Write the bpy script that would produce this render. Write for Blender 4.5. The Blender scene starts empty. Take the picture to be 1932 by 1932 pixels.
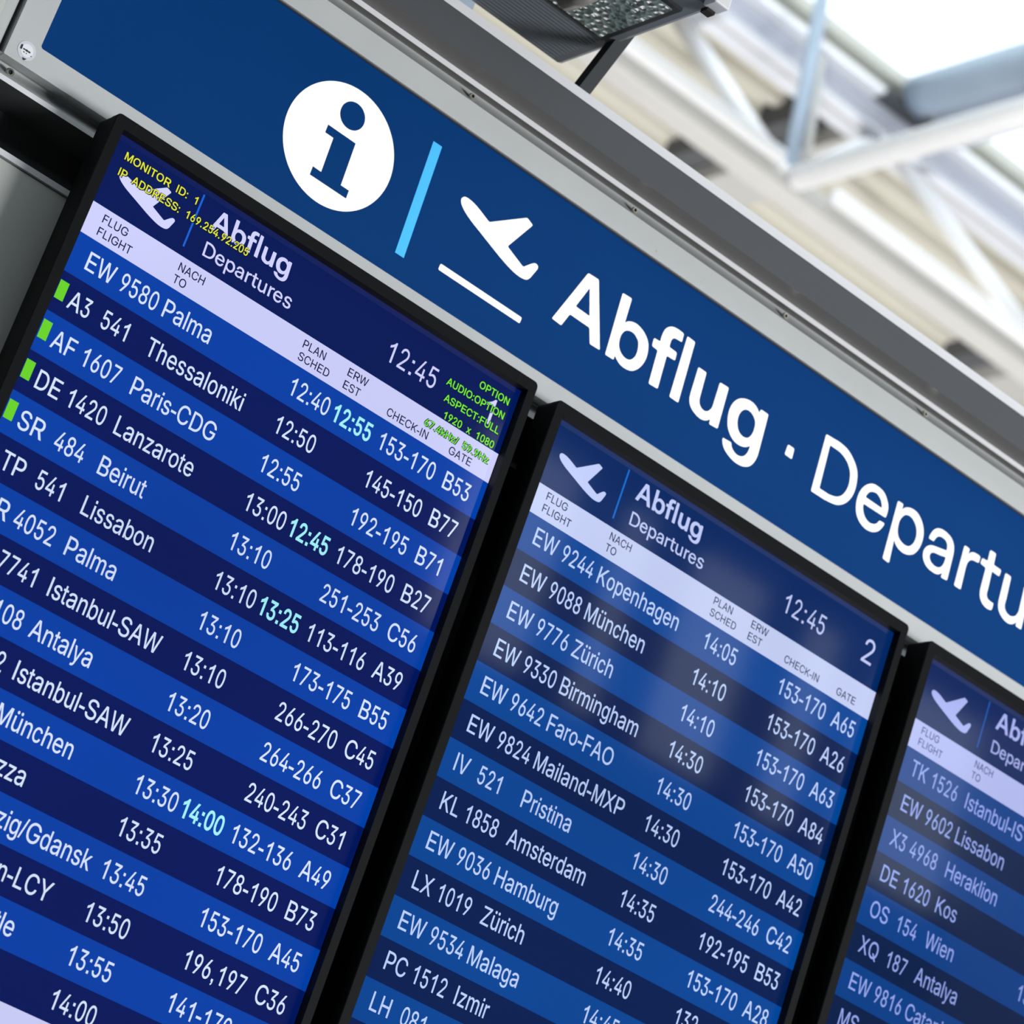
import bpy, math, random
from mathutils import Matrix, Vector

# ------------------------------------------------------------------ camera, sky, lamps, exposure
scene = bpy.context.scene
COL = scene.collection
S, H0 = 0.55, 2.8            # metres per screen width, height of the column header line of the boards
CAM = Vector((-1.0360752, -2.6414488, 1.5993262))
cam = bpy.data.cameras.new('camera'); camo = bpy.data.objects.new('camera', cam); COL.objects.link(camo)
rt = Vector((0.74144965, -0.59334736, 0.31335495)); upv = Vector((-0.45635987, -0.10354908, 0.88374955)); fw = Vector((0.49192284, 0.79825841, 0.34755635))
camo.matrix_world = Matrix(((rt.x, upv.x, -fw.x, CAM.x), (rt.y, upv.y, -fw.y, CAM.y), (rt.z, upv.z, -fw.z, CAM.z), (0, 0, 0, 1)))
cam.sensor_width = 36.0; cam.lens = 5650.49 / 1932 * 36.0
cam.clip_start = 0.1; cam.clip_end = 300
cam.dof.use_dof = True; cam.dof.focus_distance = 3.12; cam.dof.aperture_fstop = 7.5; cam.dof.aperture_blades = 0
scene.camera = camo
w = bpy.data.worlds.new('overcast_sky'); scene.world = w; w.use_nodes = True
bg = w.node_tree.nodes['Background']; bg.inputs[0].default_value = (0.93, 0.97, 1.0, 1); bg.inputs[1].default_value = 2.2
scene.view_settings.view_transform = 'Standard'; scene.view_settings.look = 'None'
scene.view_settings.exposure = 0.0; scene.view_settings.gamma = 1.0; scene.view_settings.use_curve_mapping = False

def area_lamp(name, loc, size, power, target, color=(1, 1, 1)):
    l = bpy.data.lights.new(name, 'AREA'); l.shape = 'RECTANGLE'; l.size, l.size_y = size; l.energy = power; l.color = color
    o = bpy.data.objects.new(name, l); COL.objects.link(o); o.location = loc
    o.rotation_euler = (Vector(target) - Vector(loc)).to_track_quat('-Z', 'Y').to_euler()
    return o
# unseen area lamps added: low front fill for the sign, uplights for truss and deck
area_lamp('added_front_fill', (6.0, -6.8, 0.9), (3.0, 1.4), 1080, (2.2, 0, 3.0), (1.0, 0.99, 0.97))
area_lamp('added_truss_fill', (1.6, 1.6, 3.0), (1.2, 1.2), 560, (7.6, 7.5, 9.8), (1.0, 0.99, 0.97))
area_lamp('added_deck_fill', (9.5, 12.5, 2.5), (4.0, 4.0), 700, (9.5, 11.0, 11.0), (1.0, 0.99, 0.96))

# ------------------------------------------------------------------ helpers
def srgb(r, g, b):
    f = lambda c: c / 12.92 if c <= 0.04045 else ((c + 0.055) / 1.055) ** 2.4
    return (f(r / 255), f(g / 255), f(b / 255), 1.0)

def empty(name, loc, label, cat, group=None):
    o = bpy.data.objects.new(name, None); COL.objects.link(o); o.location = loc; o.empty_display_size = 0.1
    o['label'] = label; o['category'] = cat
    if group: o['group'] = group
    return o

ROOT = {}
class MB:
    """collects faces (world coordinates), builds one mesh object"""
    def __init__(s): s.v = []; s.f = []
    def add(s, vs, fs):
        n = len(s.v); s.v += [tuple(p) for p in vs]; s.f += [tuple(i + n for i in f) for f in fs]; return s
    def box(s, a, b):
        (x0, y0, z0), (x1, y1, z1) = a, b
        return s.add([(x0, y0, z0), (x1, y0, z0), (x1, y1, z0), (x0, y1, z0), (x0, y0, z1), (x1, y0, z1), (x1, y1, z1), (x0, y1, z1)],
                     [(0, 3, 2, 1), (4, 5, 6, 7), (0, 1, 5, 4), (1, 2, 6, 5), (2, 3, 7, 6), (3, 0, 4, 7)])
    def quad(s, *p): return s.add(p, [(0, 1, 2, 3)])
    def loft(s, loops, closed=True, cap0=False, cap1=False):
        n = len(loops[0]); m = len(s.v)
        for l in loops: s.v += [tuple(p) for p in l]
        for k in range(len(loops) - 1):
            for i in range(n if closed else n - 1):
                j = (i + 1) % n; a = m + k * n
                s.f.append((a + i, a + j, a + n + j, a + n + i))
        if cap0: s.f.append(tuple(m + i for i in reversed(range(n))))
        if cap1: s.f.append(tuple(m + (len(loops) - 1) * n + i for i in range(n)))
        return s
    def tube(s, a, b, r, n=12, r2=None, square=False, cap=True):
        a, b = Vector(a), Vector(b); d = (b - a).normalized()
        u = d.cross(Vector((0, 0, 1))) if abs(d.z) < 0.9 else d.cross(Vector((1, 0, 0)))
        u.normalize(); v = d.cross(u); n = 4 if square else n
        ph = math.pi / 4 if square else 0; k = math.sqrt(2) if square else 1
        ring = lambda c, rr: [c + k * rr * (math.cos(ph + 2 * math.pi * i / n) * u + math.sin(ph + 2 * math.pi * i / n) * v) for i in range(n)]
        return s.loft([ring(a, r), ring(b, r2 or r)], True, cap, cap)
    def build(s, name, mat, parent=None, label=None, kind=None, smooth=False, bevel=0, cat=None, group=None):
        me = bpy.data.meshes.new(name)
        off = Vector((0, 0, 0)); p = parent
        if p is not None: off = ROOT[p.name]
        me.from_pydata([tuple(Vector(q) - off) for q in s.v], [], s.f); me.materials.append(mat)
        if smooth:
            for q in me.polygons: q.use_smooth = True
        o = bpy.data.objects.new(name, me); COL.objects.link(o)
        if parent is not None: o.parent = parent
        ROOT[o.name] = off
        if label: o['label'] = label
        if kind: o['kind'] = kind
        if cat: o['category'] = cat
        if group: o['group'] = group
        if bevel:
            m = o.modifiers.new('bevel', 'BEVEL'); m.width = bevel; m.segments = 2; m.limit_method = 'ANGLE'
        return o
def thing(name, loc, label, cat, group=None):
    o = empty(name, loc, label, cat, group); ROOT[o.name] = Vector(loc); return o

# world point from board coordinates (x right, y down, z into the wall; units of one screen width)
def W(x, y, z): return (S * x, S * z, H0 - S * y)
XC, YC, ZC = -1.88377, 2.18304, -4.80263      # eye point in board coordinates
def app(x, y, z, zr):                      # point at depth z that lies on the sight line through (x, y) of reference plane zr
    k = (z - ZC) / (zr - ZC); return (XC + (x - XC) * k, YC + (y - YC) * k)

# ------------------------------------------------------------------ materials
def new_mat(name):
    m = bpy.data.materials.new(name); m.use_nodes = True
    return m, m.node_tree.nodes, m.node_tree.links, m.node_tree.nodes['Principled BSDF']
def surf(name, col, rough=0.5, metal=0.0, spec=0.5, var=0.06, scale=9.0, bump=0.0, stretch=None, bscale=60, coat=0):
    m, N, L, B = new_mat(name)
    tc = N.new('ShaderNodeTexCoord'); mp = N.new('ShaderNodeMapping'); L.new(tc.outputs['Object'], mp.inputs[0])
    if stretch: mp.inputs['Scale'].default_value = stretch
    nz = N.new('ShaderNodeTexNoise'); nz.inputs['Scale'].default_value = scale; nz.inputs['Detail'].default_value = 5
    L.new(mp.outputs[0], nz.inputs['Vector'])
    mx = N.new('ShaderNodeMix'); mx.data_type = 'RGBA'; L.new(nz.outputs['Fac'], mx.inputs[0])
    mx.inputs[6].default_value = tuple(c * (1 - var) for c in col[:3]) + (1,); mx.inputs[7].default_value = tuple(min(1, c * (1 + var)) for c in col[:3]) + (1,)
    L.new(mx.outputs[2], B.inputs['Base Color'])
    rm = N.new('ShaderNodeMapRange'); L.new(nz.outputs['Fac'], rm.inputs[0]); rm.inputs[3].default_value = max(0, rough - 0.06); rm.inputs[4].default_value = rough + 0.06
    L.new(rm.outputs[0], B.inputs['Roughness'])
    B.inputs['Metallic'].default_value = metal; B.inputs['Specular IOR Level'].default_value = spec
    if coat: B.inputs['Coat Weight'].default_value = coat
    if bump:
        n2 = N.new('ShaderNodeTexNoise'); n2.inputs['Scale'].default_value = bscale; n2.inputs['Detail'].default_value = 6; L.new(mp.outputs[0], n2.inputs['Vector'])
        b = N.new('ShaderNodeBump'); b.inputs['Strength'].default_value = bump; b.inputs['Distance'].default_value = 0.002
        L.new(n2.outputs['Fac'], b.inputs['Height']); L.new(b.outputs[0], B.inputs['Normal'])
    return m
def speckled(name, col, speck, rough, metal=0.0):
    """painted sheet metal with a few small dirt specks"""
    m = surf(name, col, rough, metal, var=0.05, scale=14, bump=0.02)
    N, L = m.node_tree.nodes, m.node_tree.links; B = N['Principled BSDF']
    src = B.inputs['Base Color'].links[0].from_socket
    tc = N.new('ShaderNodeTexCoord')
    v = N.new('ShaderNodeTexVoronoi'); v.inputs['Scale'].default_value = 22; L.new(tc.outputs['Object'], v.inputs['Vector'])
    r = N.new('ShaderNodeMapRange'); L.new(v.outputs['Distance'], r.inputs[0])
    r.inputs[1].default_value = 0.02; r.inputs[2].default_value = 0.05; r.inputs[3].default_value = 0.5; r.inputs[4].default_value = 0.0
    x = N.new('ShaderNodeMix'); x.data_type = 'RGBA'; L.new(r.outputs[0], x.inputs[0]); L.new(src, x.inputs[6]); x.inputs[7].default_value = speck
    L.new(x.outputs[2], B.inputs['Base Color'])
    return m
def display(name, col, gain=1.0, uneven=0.10):
    """lit liquid crystal picture behind a smooth front: emits, with a slightly uneven backlight, and mirrors the hall faintly"""
    m, N, L, B = new_mat(name)
    B.inputs['Base Color'].default_value = (0.004, 0.004, 0.005, 1); B.inputs['Roughness'].default_value = 0.05; B.inputs['Specular IOR Level'].default_value = 0.33
    tc = N.new('ShaderNodeTexCoord'); nz = N.new('ShaderNodeTexNoise'); nz.inputs['Scale'].default_value = 2.3; nz.inputs['Detail'].default_value = 1
    L.new(tc.outputs['Object'], nz.inputs['Vector'])
    r = N.new('ShaderNodeMapRange'); L.new(nz.outputs['Fac'], r.inputs[0]); r.inputs[1].default_value = 0.3; r.inputs[2].default_value = 0.7
    r.inputs[3].default_value = gain * (1 - uneven); r.inputs[4].default_value = gain * (1 + uneven)
    B.inputs['Emission Color'].default_value = col; L.new(r.outputs[0], B.inputs['Emission Strength'])
    return m

M = {
 'frame': speckled('painted_aluminium', srgb(164, 168, 171), srgb(80, 80, 80), 0.55, 0.0),
 'alu': surf('bright_aluminium', srgb(190, 192, 198), 0.5, 0.0, var=0.03, bump=0.02, stretch=(1, 30, 30)),
 'groove': surf('groove_aluminium', srgb(150, 154, 156), 0.5, 0.0, var=0.04),
 'blue': surf('blue_sign_film', srgb(0, 50, 106), 0.5, 0.0, spec=0.06, var=0.03, bump=0.01),
 'white': surf('white_sign_film', srgb(253, 253, 253), 0.6, 0.0, spec=0.1, var=0.01),
 'cyan': surf('light_blue_film', srgb(60, 178, 250), 0.45, var=0.02),
 'fascia': surf('graphite_sheet_metal', srgb(55, 59, 64), 0.6, 0.0, var=0.05, bump=0.02),
 'fascia_under': surf('warm_grey_sheet_metal', srgb(104, 103, 102), 0.5, 0.2, var=0.05),
 'dark': surf('dark_recess_metal', srgb(48, 51, 53), 0.6, 0.1, var=0.06),
 'black': surf('black_gap', srgb(10, 10, 10), 0.8, var=0.05),
 'panel': surf('satin_grey_panel', srgb(176, 180, 178), 0.32, 0.1, var=0.04, scale=3, bump=0.01),
 'bezel': surf('black_bezel_plastic', srgb(13, 15, 17), 0.6, 0.0, spec=0.06, var=0.08, bump=0.05, bscale=300),
 'casing': surf('black_casing_metal', srgb(8, 9, 11), 0.6, 0.0, spec=0.08, var=0.08),
 'lip': surf('black_bezel_lip', srgb(7, 7, 9), 0.6, 0.0, spec=0.2, var=0.05),
 'steel': surf('screw_steel', srgb(190, 188, 180), 0.25, 1.0, var=0.05),
 'screwhole': surf('screw_socket', srgb(25, 25, 24), 0.7, 0.2, var=0.05),
 'lamp': surf('lamp_grey_paint', srgb(92, 99, 108), 0.5, 0.1, var=0.05),
 'arm': surf('dark_bracket_paint', srgb(38, 42, 46), 0.6, 0.0, spec=0.2, var=0.05),
 'gasket_and_gap_shade': surf('black_gasket_and_gap_shade', srgb(18, 20, 26), 0.6, var=0.05),
 'deck': surf('cream_roof_deck', srgb(204, 201, 190), 0.6, 0.0, var=0.05, scale=2),
 'truss': surf('white_truss_paint', srgb(246, 247, 250), 0.4, 0.0, var=0.02),
 'beam': surf('pale_blue_grey_steel', srgb(212, 215, 224), 0.45, 0.1, var=0.03),
 'tube': surf('blue_grey_tube_steel', srgb(160, 176, 194), 0.4, 0.2, var=0.04),
 'chord': surf('light_grey_chord_paint', srgb(190, 189, 187), 0.45, 0.0, var=0.03),
 'slot_shade': surf('dark_plate_and_slot_shade', srgb(84, 86, 90), 0.7, var=0.1),
 'wall': surf('dark_hall_cladding', srgb(40, 39, 46), 0.7, var=0.1, scale=1),
 'wall_light': surf('light_hall_plaster', srgb(190, 188, 186), 0.8, var=0.04, scale=1),
 'floor': surf('polished_stone_floor', srgb(120, 118, 114), 0.35, var=0.08, scale=1),
 'mullion': surf('facade_mullion_steel', srgb(120, 124, 130), 0.5, 0.2, var=0.05),
 'sticker': surf('silver_sticker_foil', srgb(182, 186, 196), 0.45, 0.0, var=0.05),
 'stickerw': surf('white_sticker_print', srgb(204, 208, 216), 0.5, var=0.02),
 'ink': surf('black_sticker_ink', srgb(12, 12, 14), 0.6, var=0.05),
}
# pane of skylight glass: lets the sky through, mirrors a little
def pane_mat():
    m, N, L, B = new_mat('roof_glass')
    t = N.new('ShaderNodeBsdfTransparent'); t.inputs[0].default_value = (0.93, 0.96, 0.97, 1)
    g = N.new('ShaderNodeBsdfGlossy'); g.inputs['Roughness'].default_value = 0.05
    nz = N.new('ShaderNodeTexNoise'); nz.inputs['Scale'].default_value = 1.5
    r = N.new('ShaderNodeMapRange'); L.new(nz.outputs['Fac'], r.inputs[0]); r.inputs[3].default_value = 0.03; r.inputs[4].default_value = 0.07
    mx = N.new('ShaderNodeMixShader'); L.new(r.outputs[0], mx.inputs[0]); L.new(t.outputs[0], mx.inputs[1]); L.new(g.outputs[0], mx.inputs[2])
    L.new(mx.outputs[0], N['Material Output'].inputs['Surface']); return m
M['glass'] = pane_mat()
# rippled, dust-dark glass of the flood light
def ripple():
    m = surf('rippled_lamp_glass', srgb(84, 98, 98), 0.25, 0.0, spec=0.6, var=0.3, scale=4)
    N, L = m.node_tree.nodes, m.node_tree.links; B = N['Principled BSDF']
    tc = N.new('ShaderNodeTexCoord'); v = N.new('ShaderNodeTexVoronoi'); v.inputs['Scale'].default_value = 120; L.new(tc.outputs['Object'], v.inputs['Vector'])
    cr = N.new('ShaderNodeMapRange'); L.new(v.outputs['Distance'], cr.inputs[0]); cr.inputs[1].default_value = 0.1; cr.inputs[2].default_value = 0.6; cr.inputs[3].default_value = 0.45; cr.inputs[4].default_value = 1.3
    src = B.inputs['Base Color'].links[0].from_socket
    mm = N.new('ShaderNodeVectorMath'); mm.operation = 'SCALE'; L.new(src, mm.inputs[0]); L.new(cr.outputs[0], mm.inputs['Scale']); L.new(mm.outputs[0], B.inputs['Base Color'])
    b = N.new('ShaderNodeBump'); b.inputs['Strength'].default_value = 0.6; b.inputs['Distance'].default_value = 0.004; L.new(v.outputs['Distance'], b.inputs['Height']); L.new(b.outputs[0], B.inputs['Normal'])
    return m
M['ripple'] = ripple()

# outline data of the letters: advance width, then closed outlines as x, y, x, y ... (thousandths of an em)
FONT = {}
FONT[','] = (278, [[88,100,188,100,188,0,184,-40,172,-75,150,-105,118,-130,93,-92,115,-75,130,-52,137,-28,138,0,88,0]])
FONT['.'] = (278, [[90,100,190,100,190,0,90,0]])
FONT['/'] = (278, [[0,-12,208,730,280,730,72,-12]])
FONT[':'] = (278, [[90,100,190,100,190,0,90,0],
 [90,519,190,519,190,419,90,419]])
FONT['-'] = (333, [[32,302,302,302,302,216,32,216]])
FONT['0'] = (556, [[278,-10,256,-8,234,-5,214,1,195,10,176,21,159,34,144,50,129,67,116,87,104,109,94,134,84,160,77,188,70,219,65,251,62,285,59,321,59,359,59,396,62,432,65,466,70,498,77,529,85,557,94,584,105,608,117,630,130,650,144,668,160,684,177,697,195,708,214,717,234,723,256,726,278,728,301,726,322,723,342,717,361,708,379,697,396,684,412,668,426,650,440,630,451,608,462,584,471,557,479,529,486,498,491,466,494,432,497,396,497,359,497,321,494,285,491,251,486,219,479,188,472,160,462,134,452,109,440,87,427,67,412,50,397,34,380,21,362,10,343,1,322,-5,301,-8],
 [278,70,300,72,321,78,339,89,356,104,371,123,385,146,396,172,405,203,410,225,414,249,418,274,420,301,421,329,422,359,421,388,420,417,418,444,414,469,410,493,405,515,396,546,385,572,371,595,356,614,339,629,321,640,300,646,278,649,256,646,236,640,217,629,200,614,185,595,172,572,160,546,151,515,146,493,142,469,138,444,136,417,135,388,134,359,135,329,136,301,138,274,142,249,146,225,151,203,160,172,172,146,185,123,200,104,217,89,236,78,256,72]])
FONT['1'] = (556, [[373,718,373,0,285,0,285,560,255,535,215,510,170,485,112,460,112,546,165,572,215,605,258,643,292,683,313,718]])
FONT['2'] = (556, [[78,0,78,67,287,323,346,399,357,415,367,430,375,446,381,461,386,476,390,492,392,508,393,524,392,543,389,560,384,576,378,591,369,604,359,615,348,625,335,634,321,640,307,645,291,648,274,649,257,648,240,644,225,639,211,632,199,622,188,611,178,598,170,584,164,567,159,550,157,531,156,511,80,511,82,542,87,571,95,599,106,624,120,647,136,668,155,685,176,700,198,712,223,721,249,726,276,728,303,726,329,721,353,713,375,701,396,686,414,669,430,650,443,628,454,605,461,580,466,553,468,526,467,506,465,486,461,467,455,448,448,429,438,409,426,387,412,365,328,253,187,85,187,80,478,80,478,0]])
FONT['3'] = (556, [[267,-10,239,-8,213,-4,187,4,163,14,140,27,120,42,102,60,86,81,73,104,63,129,57,156,54,186,134,186,136,168,141,152,147,137,155,123,165,111,176,100,189,91,203,84,218,78,234,74,251,71,268,70,287,71,305,74,322,79,337,86,352,94,365,105,376,117,386,131,394,147,399,164,403,183,404,204,403,224,400,242,395,260,388,277,379,293,367,307,353,319,337,330,318,338,297,344,273,348,247,349,192,349,192,422,353,633,353,638,85,638,85,718,457,718,457,650,259,393,259,408,293,410,324,407,352,400,378,389,402,375,422,357,440,337,455,314,467,289,476,262,481,234,482,204,481,174,475,145,467,118,455,93,439,70,422,50,402,33,379,18,354,6,327,-3,298,-8]])
FONT['4'] = (556, [[49,149,49,224,303,718,381,718,133,234,133,229,507,229,507,149],
 [346,0,346,171,346,206,346,448,421,448,421,0]])
FONT['5'] = (556, [[272,-10,244,-8,219,-3,195,5,172,16,151,29,132,46,116,64,102,85,90,107,81,132,76,157,73,184,150,184,152,168,156,153,162,139,169,126,178,113,188,103,200,93,213,85,226,79,241,74,256,71,272,70,290,72,307,75,324,82,339,91,353,102,365,115,376,130,385,147,393,166,398,186,401,207,402,229,401,251,398,273,392,293,385,312,375,329,364,345,351,358,337,370,321,379,304,386,286,389,267,391,252,390,236,388,221,384,206,379,191,372,178,365,167,356,157,347,83,357,118,718,450,718,450,638,185,638,164,425,167,425,178,435,190,444,203,452,218,459,233,464,249,468,265,470,282,471,303,470,323,466,342,461,361,453,378,443,394,431,409,418,423,403,436,386,447,367,457,347,465,326,471,304,476,280,479,256,480,230,478,197,473,165,465,135,453,107,438,81,421,58,401,38,379,21,354,8,328,-2,301,-8]])
FONT['6'] = (556, [[278,-10,249,-8,223,-2,198,7,175,21,153,37,134,57,118,80,104,105,92,133,84,163,80,195,78,228,79,255,83,281,89,309,98,337,105,357,115,379,125,402,138,426,152,453,168,480,310,718,395,718,185,369,178,369,183,379,189,388,195,397,203,406,211,414,220,421,230,428,240,433,251,438,263,441,275,443,288,443,316,442,342,436,365,428,388,416,408,401,425,383,441,362,454,339,464,313,471,284,476,254,477,222,476,189,471,158,463,129,451,102,437,78,421,56,402,37,380,20,357,7,332,-2,306,-8],
 [278,68,295,70,312,73,328,80,342,88,355,99,367,112,377,127,386,143,393,161,398,180,401,200,402,222,401,244,398,264,393,283,386,301,377,317,367,332,355,344,342,355,328,363,312,370,295,373,278,374,260,373,243,370,228,364,213,355,200,345,188,332,178,318,169,302,162,284,157,265,154,245,153,224,154,202,157,181,162,161,169,143,178,127,188,112,200,99,213,88,228,80,243,73,260,70]])
FONT['7'] = (556, [[119,0,397,633,397,638,76,638,76,718,479,718,479,633,202,0]])
FONT['8'] = (556, [[278,-10,247,-8,218,-3,191,5,166,16,144,30,123,47,106,66,91,87,79,111,70,136,65,162,64,191,65,213,68,235,73,256,80,275,89,294,99,311,111,326,124,340,139,352,154,362,170,369,187,373,187,377,165,385,146,398,129,414,114,434,102,458,93,482,88,509,86,537,88,564,92,589,100,613,111,635,125,655,140,673,158,689,179,703,201,714,225,721,251,726,278,728,304,726,330,721,353,714,376,703,396,689,414,673,430,655,444,635,454,613,462,589,467,564,468,537,467,509,462,483,453,458,441,435,426,414,409,398,390,385,369,377,369,373,385,369,401,362,417,352,431,340,444,326,456,311,466,294,475,275,483,256,488,235,491,213,492,191,490,162,485,136,476,111,464,87,449,66,432,47,412,30,389,16,364,5,337,-3,308,-8],
 [278,69,298,70,316,73,334,78,349,85,364,94,376,104,387,116,396,129,404,144,409,160,412,177,413,196,412,215,409,233,403,250,396,266,386,281,375,294,362,305,347,314,331,322,314,328,297,331,278,332,259,331,241,328,224,322,208,314,193,305,180,294,169,281,159,266,152,250,146,233,143,215,142,196,143,177,146,160,151,144,158,129,167,116,178,104,191,94,205,85,221,78,239,73,258,70],
 [278,409,294,410,309,412,323,417,336,424,349,432,359,442,369,453,377,466,383,481,388,496,391,513,392,530,391,548,388,564,384,579,378,593,370,606,360,617,350,626,337,634,324,641,310,645,294,648,278,649,261,648,246,645,231,641,218,634,205,626,195,617,185,606,177,593,171,579,167,564,164,548,163,530,164,513,167,496,171,481,177,466,185,453,195,442,206,432,218,424,232,417,246,412,261,410]])
FONT['9'] = (556, [[277,728,306,726,332,720,357,711,381,697,402,681,421,661,437,638,451,613,463,585,471,555,476,523,477,490,476,463,472,437,466,409,457,381,450,361,441,339,430,316,417,292,403,265,387,238,246,0,160,0,370,349,377,349,372,339,367,330,360,321,353,312,344,304,335,297,326,290,315,285,304,280,292,277,280,275,267,275,240,276,214,282,190,290,168,302,148,317,130,335,115,356,102,379,91,405,84,434,79,464,78,496,80,529,84,560,93,589,104,616,118,640,135,662,154,681,175,698,198,711,223,720,249,726],
 [277,650,260,648,244,645,228,638,214,630,200,619,189,606,178,591,170,575,163,557,158,538,155,518,154,496,155,475,158,454,163,435,170,417,178,401,189,386,200,374,214,363,228,355,244,348,260,345,277,344,295,345,312,348,327,354,342,363,355,373,367,386,377,400,386,416,393,434,398,453,401,473,402,494,401,516,398,537,393,557,386,575,377,591,367,606,355,619,342,630,328,638,312,645,295,648]])
FONT['A'] = (667, [[23,0,280,718,384,718,644,0,549,0,399,427,367,525,323,675,341,675,296,524,265,427,118,0],
 [153,200,153,280,514,280,514,200]])
FONT['B'] = (667, [[88,0,88,718,352,718,390,716,423,712,454,704,481,692,505,679,525,663,543,644,557,624,568,602,576,578,581,554,582,528,581,506,578,486,573,468,565,452,556,437,546,425,534,413,521,404,507,395,492,388,476,381,460,376,460,370,478,368,496,363,514,356,531,346,548,335,563,321,576,305,588,287,598,266,605,244,610,219,611,192,609,166,605,141,596,117,585,94,570,74,552,55,530,39,504,25,474,14,440,6,402,2,360,0],
 [182,80,358,80,398,82,432,88,460,98,482,113,499,130,510,149,517,170,520,193,519,211,515,228,509,244,501,259,490,274,478,287,463,298,447,308,428,316,408,321,387,325,363,326,182,326],
 [182,403,348,403,368,404,387,407,405,411,421,418,437,426,450,436,462,448,473,461,481,475,487,491,490,507,491,525,489,548,483,569,472,588,457,605,438,619,413,629,385,636,351,638,182,638]])
FONT['E'] = (667, [[96,0,96,718,594,718,594,638,199,638,199,403,566,403,566,323,199,323,199,80,598,80,598,0]])
FONT['K'] = (667, [[149,205,149,305,199,368,249,428,303,486,520,718,641,718,330,389,325,390],
 [86,0,86,718,178,718,178,472,177,318,178,273,178,0],
 [532,0,268,366,326,437,641,0]])
FONT['P'] = (667, [[90,0,90,718,353,718,395,716,433,710,468,701,499,688,526,671,549,652,569,631,585,606,597,580,606,552,611,522,613,491,611,459,606,430,597,401,585,375,569,350,549,328,526,309,499,293,468,279,433,270,395,264,353,262,164,262,164,342,349,342,377,343,403,347,426,353,446,361,463,372,478,384,490,398,500,414,507,432,513,450,516,470,517,491,516,511,513,531,507,549,500,567,490,582,478,596,463,609,445,619,425,627,403,633,377,637,348,638,187,638,187,0]])
FONT['S'] = (667, [[334,-13,294,-11,257,-6,222,2,190,13,162,27,136,44,114,63,95,85,80,109,69,135,61,163,57,193,156,193,159,173,165,155,173,138,184,124,198,111,213,100,230,91,249,83,269,77,290,73,311,70,334,69,359,70,383,73,406,78,427,85,447,94,464,104,479,116,492,130,503,145,510,161,515,178,516,197,515,213,511,228,505,241,496,253,485,263,472,272,458,281,442,289,366,314,274,338,244,347,216,357,191,368,168,380,147,393,129,408,106,433,90,460,81,491,78,526,80,555,86,583,97,608,112,632,131,653,153,672,177,689,206,703,236,714,268,721,303,726,339,728,376,726,410,721,442,713,472,702,500,689,524,672,545,654,563,633,578,611,589,586,596,561,599,533,504,533,498,559,488,581,472,601,451,617,427,630,399,640,369,645,336,647,312,646,290,643,269,639,250,632,232,624,217,614,203,603,192,590,183,577,177,562,173,546,172,530,173,513,178,497,185,483,196,471,208,460,222,450,237,442,253,435,317,414,395,394,465,372,484,364,502,356,519,346,536,335,551,323,566,310,578,295,589,279,598,261,605,241,609,219,610,196,608,167,602,140,592,114,577,90,559,67,537,47,512,30,483,15,462,7,439,0,415,-6,389,-9,362,-12]])
FONT['V'] = (667, [[283,0,23,718,117,718,267,291,299,194,345,43,326,43,371,195,403,291,549,718,644,718,386,0]])
FONT['X'] = (667, [[25,0,305,401,305,333,41,718,146,718,250,565,287,510,314,464,342,412,327,412,354,464,382,510,420,565,525,718,628,718,364,337,364,405,641,0,537,0,411,183,377,233,351,276,324,326,344,326,317,277,290,234,255,183,129,0]])
FONT['Y'] = (667, [[288,0,288,294,23,718,129,718,272,486,314,412,353,325,316,325,355,413,396,486,539,718,643,718,379,294,379,0]])
FONT['C'] = (722, [[378,-10,348,-8,319,-5,290,2,263,10,237,21,213,35,189,51,168,69,148,89,130,112,113,136,99,163,86,191,75,221,67,253,62,286,58,322,57,359,58,396,62,431,67,464,75,496,86,526,99,555,113,581,130,606,148,628,168,648,189,667,213,683,237,696,263,708,290,716,319,723,348,726,378,728,405,727,431,724,457,719,482,712,505,703,528,692,549,679,569,665,588,649,605,631,620,612,634,591,646,568,656,544,663,518,669,492,578,492,573,510,567,526,560,542,551,557,541,570,531,583,519,594,506,605,492,614,477,622,462,628,446,634,430,638,413,641,396,643,378,643,346,641,316,635,287,625,260,610,235,592,213,569,193,543,177,513,168,492,160,468,154,443,150,416,147,388,146,359,147,329,150,301,154,274,160,249,168,226,177,204,194,174,213,148,235,126,260,108,287,93,316,83,346,77,378,75,396,75,413,77,430,80,446,85,462,90,477,97,492,105,506,114,519,124,531,135,541,148,551,161,560,176,567,192,573,209,578,226,669,226,664,200,656,174,646,150,634,128,621,107,605,88,588,70,570,53,549,39,528,26,506,15,482,7,457,-1,432,-6,406,-9]])
FONT['D'] = (722, [[315,0,138,0,138,80,309,80,338,81,365,84,390,89,414,95,436,104,457,114,485,133,508,155,528,181,545,210,554,232,561,255,567,279,571,305,573,332,574,360,573,389,571,415,567,441,561,465,554,487,545,509,529,538,509,564,486,586,459,604,440,614,418,623,395,629,371,634,345,637,318,638,134,638,134,718,324,718,359,717,392,713,423,707,453,699,481,688,507,675,531,660,553,642,574,623,592,601,609,578,623,552,635,524,646,495,653,464,659,431,662,397,664,360,662,324,659,289,653,256,645,225,635,195,623,167,608,142,592,118,573,96,552,76,529,59,504,43,477,30,448,19,418,11,385,5,351,1],
 [179,718,179,0,86,0,86,718]])
FONT['H'] = (722, [[84,0,84,718,174,718,174,408,548,408,548,718,638,718,638,0,548,0,548,327,174,327,174,0]])
FONT['N'] = (722, [[83,0,83,718,188,718,473,258,500,213,535,151,571,78,559,76,553,153,551,222,550,275,550,718,639,718,639,0,534,0,279,410,245,467,204,538,148,638,164,640,169,542,171,463,172,411,172,0]])
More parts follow.
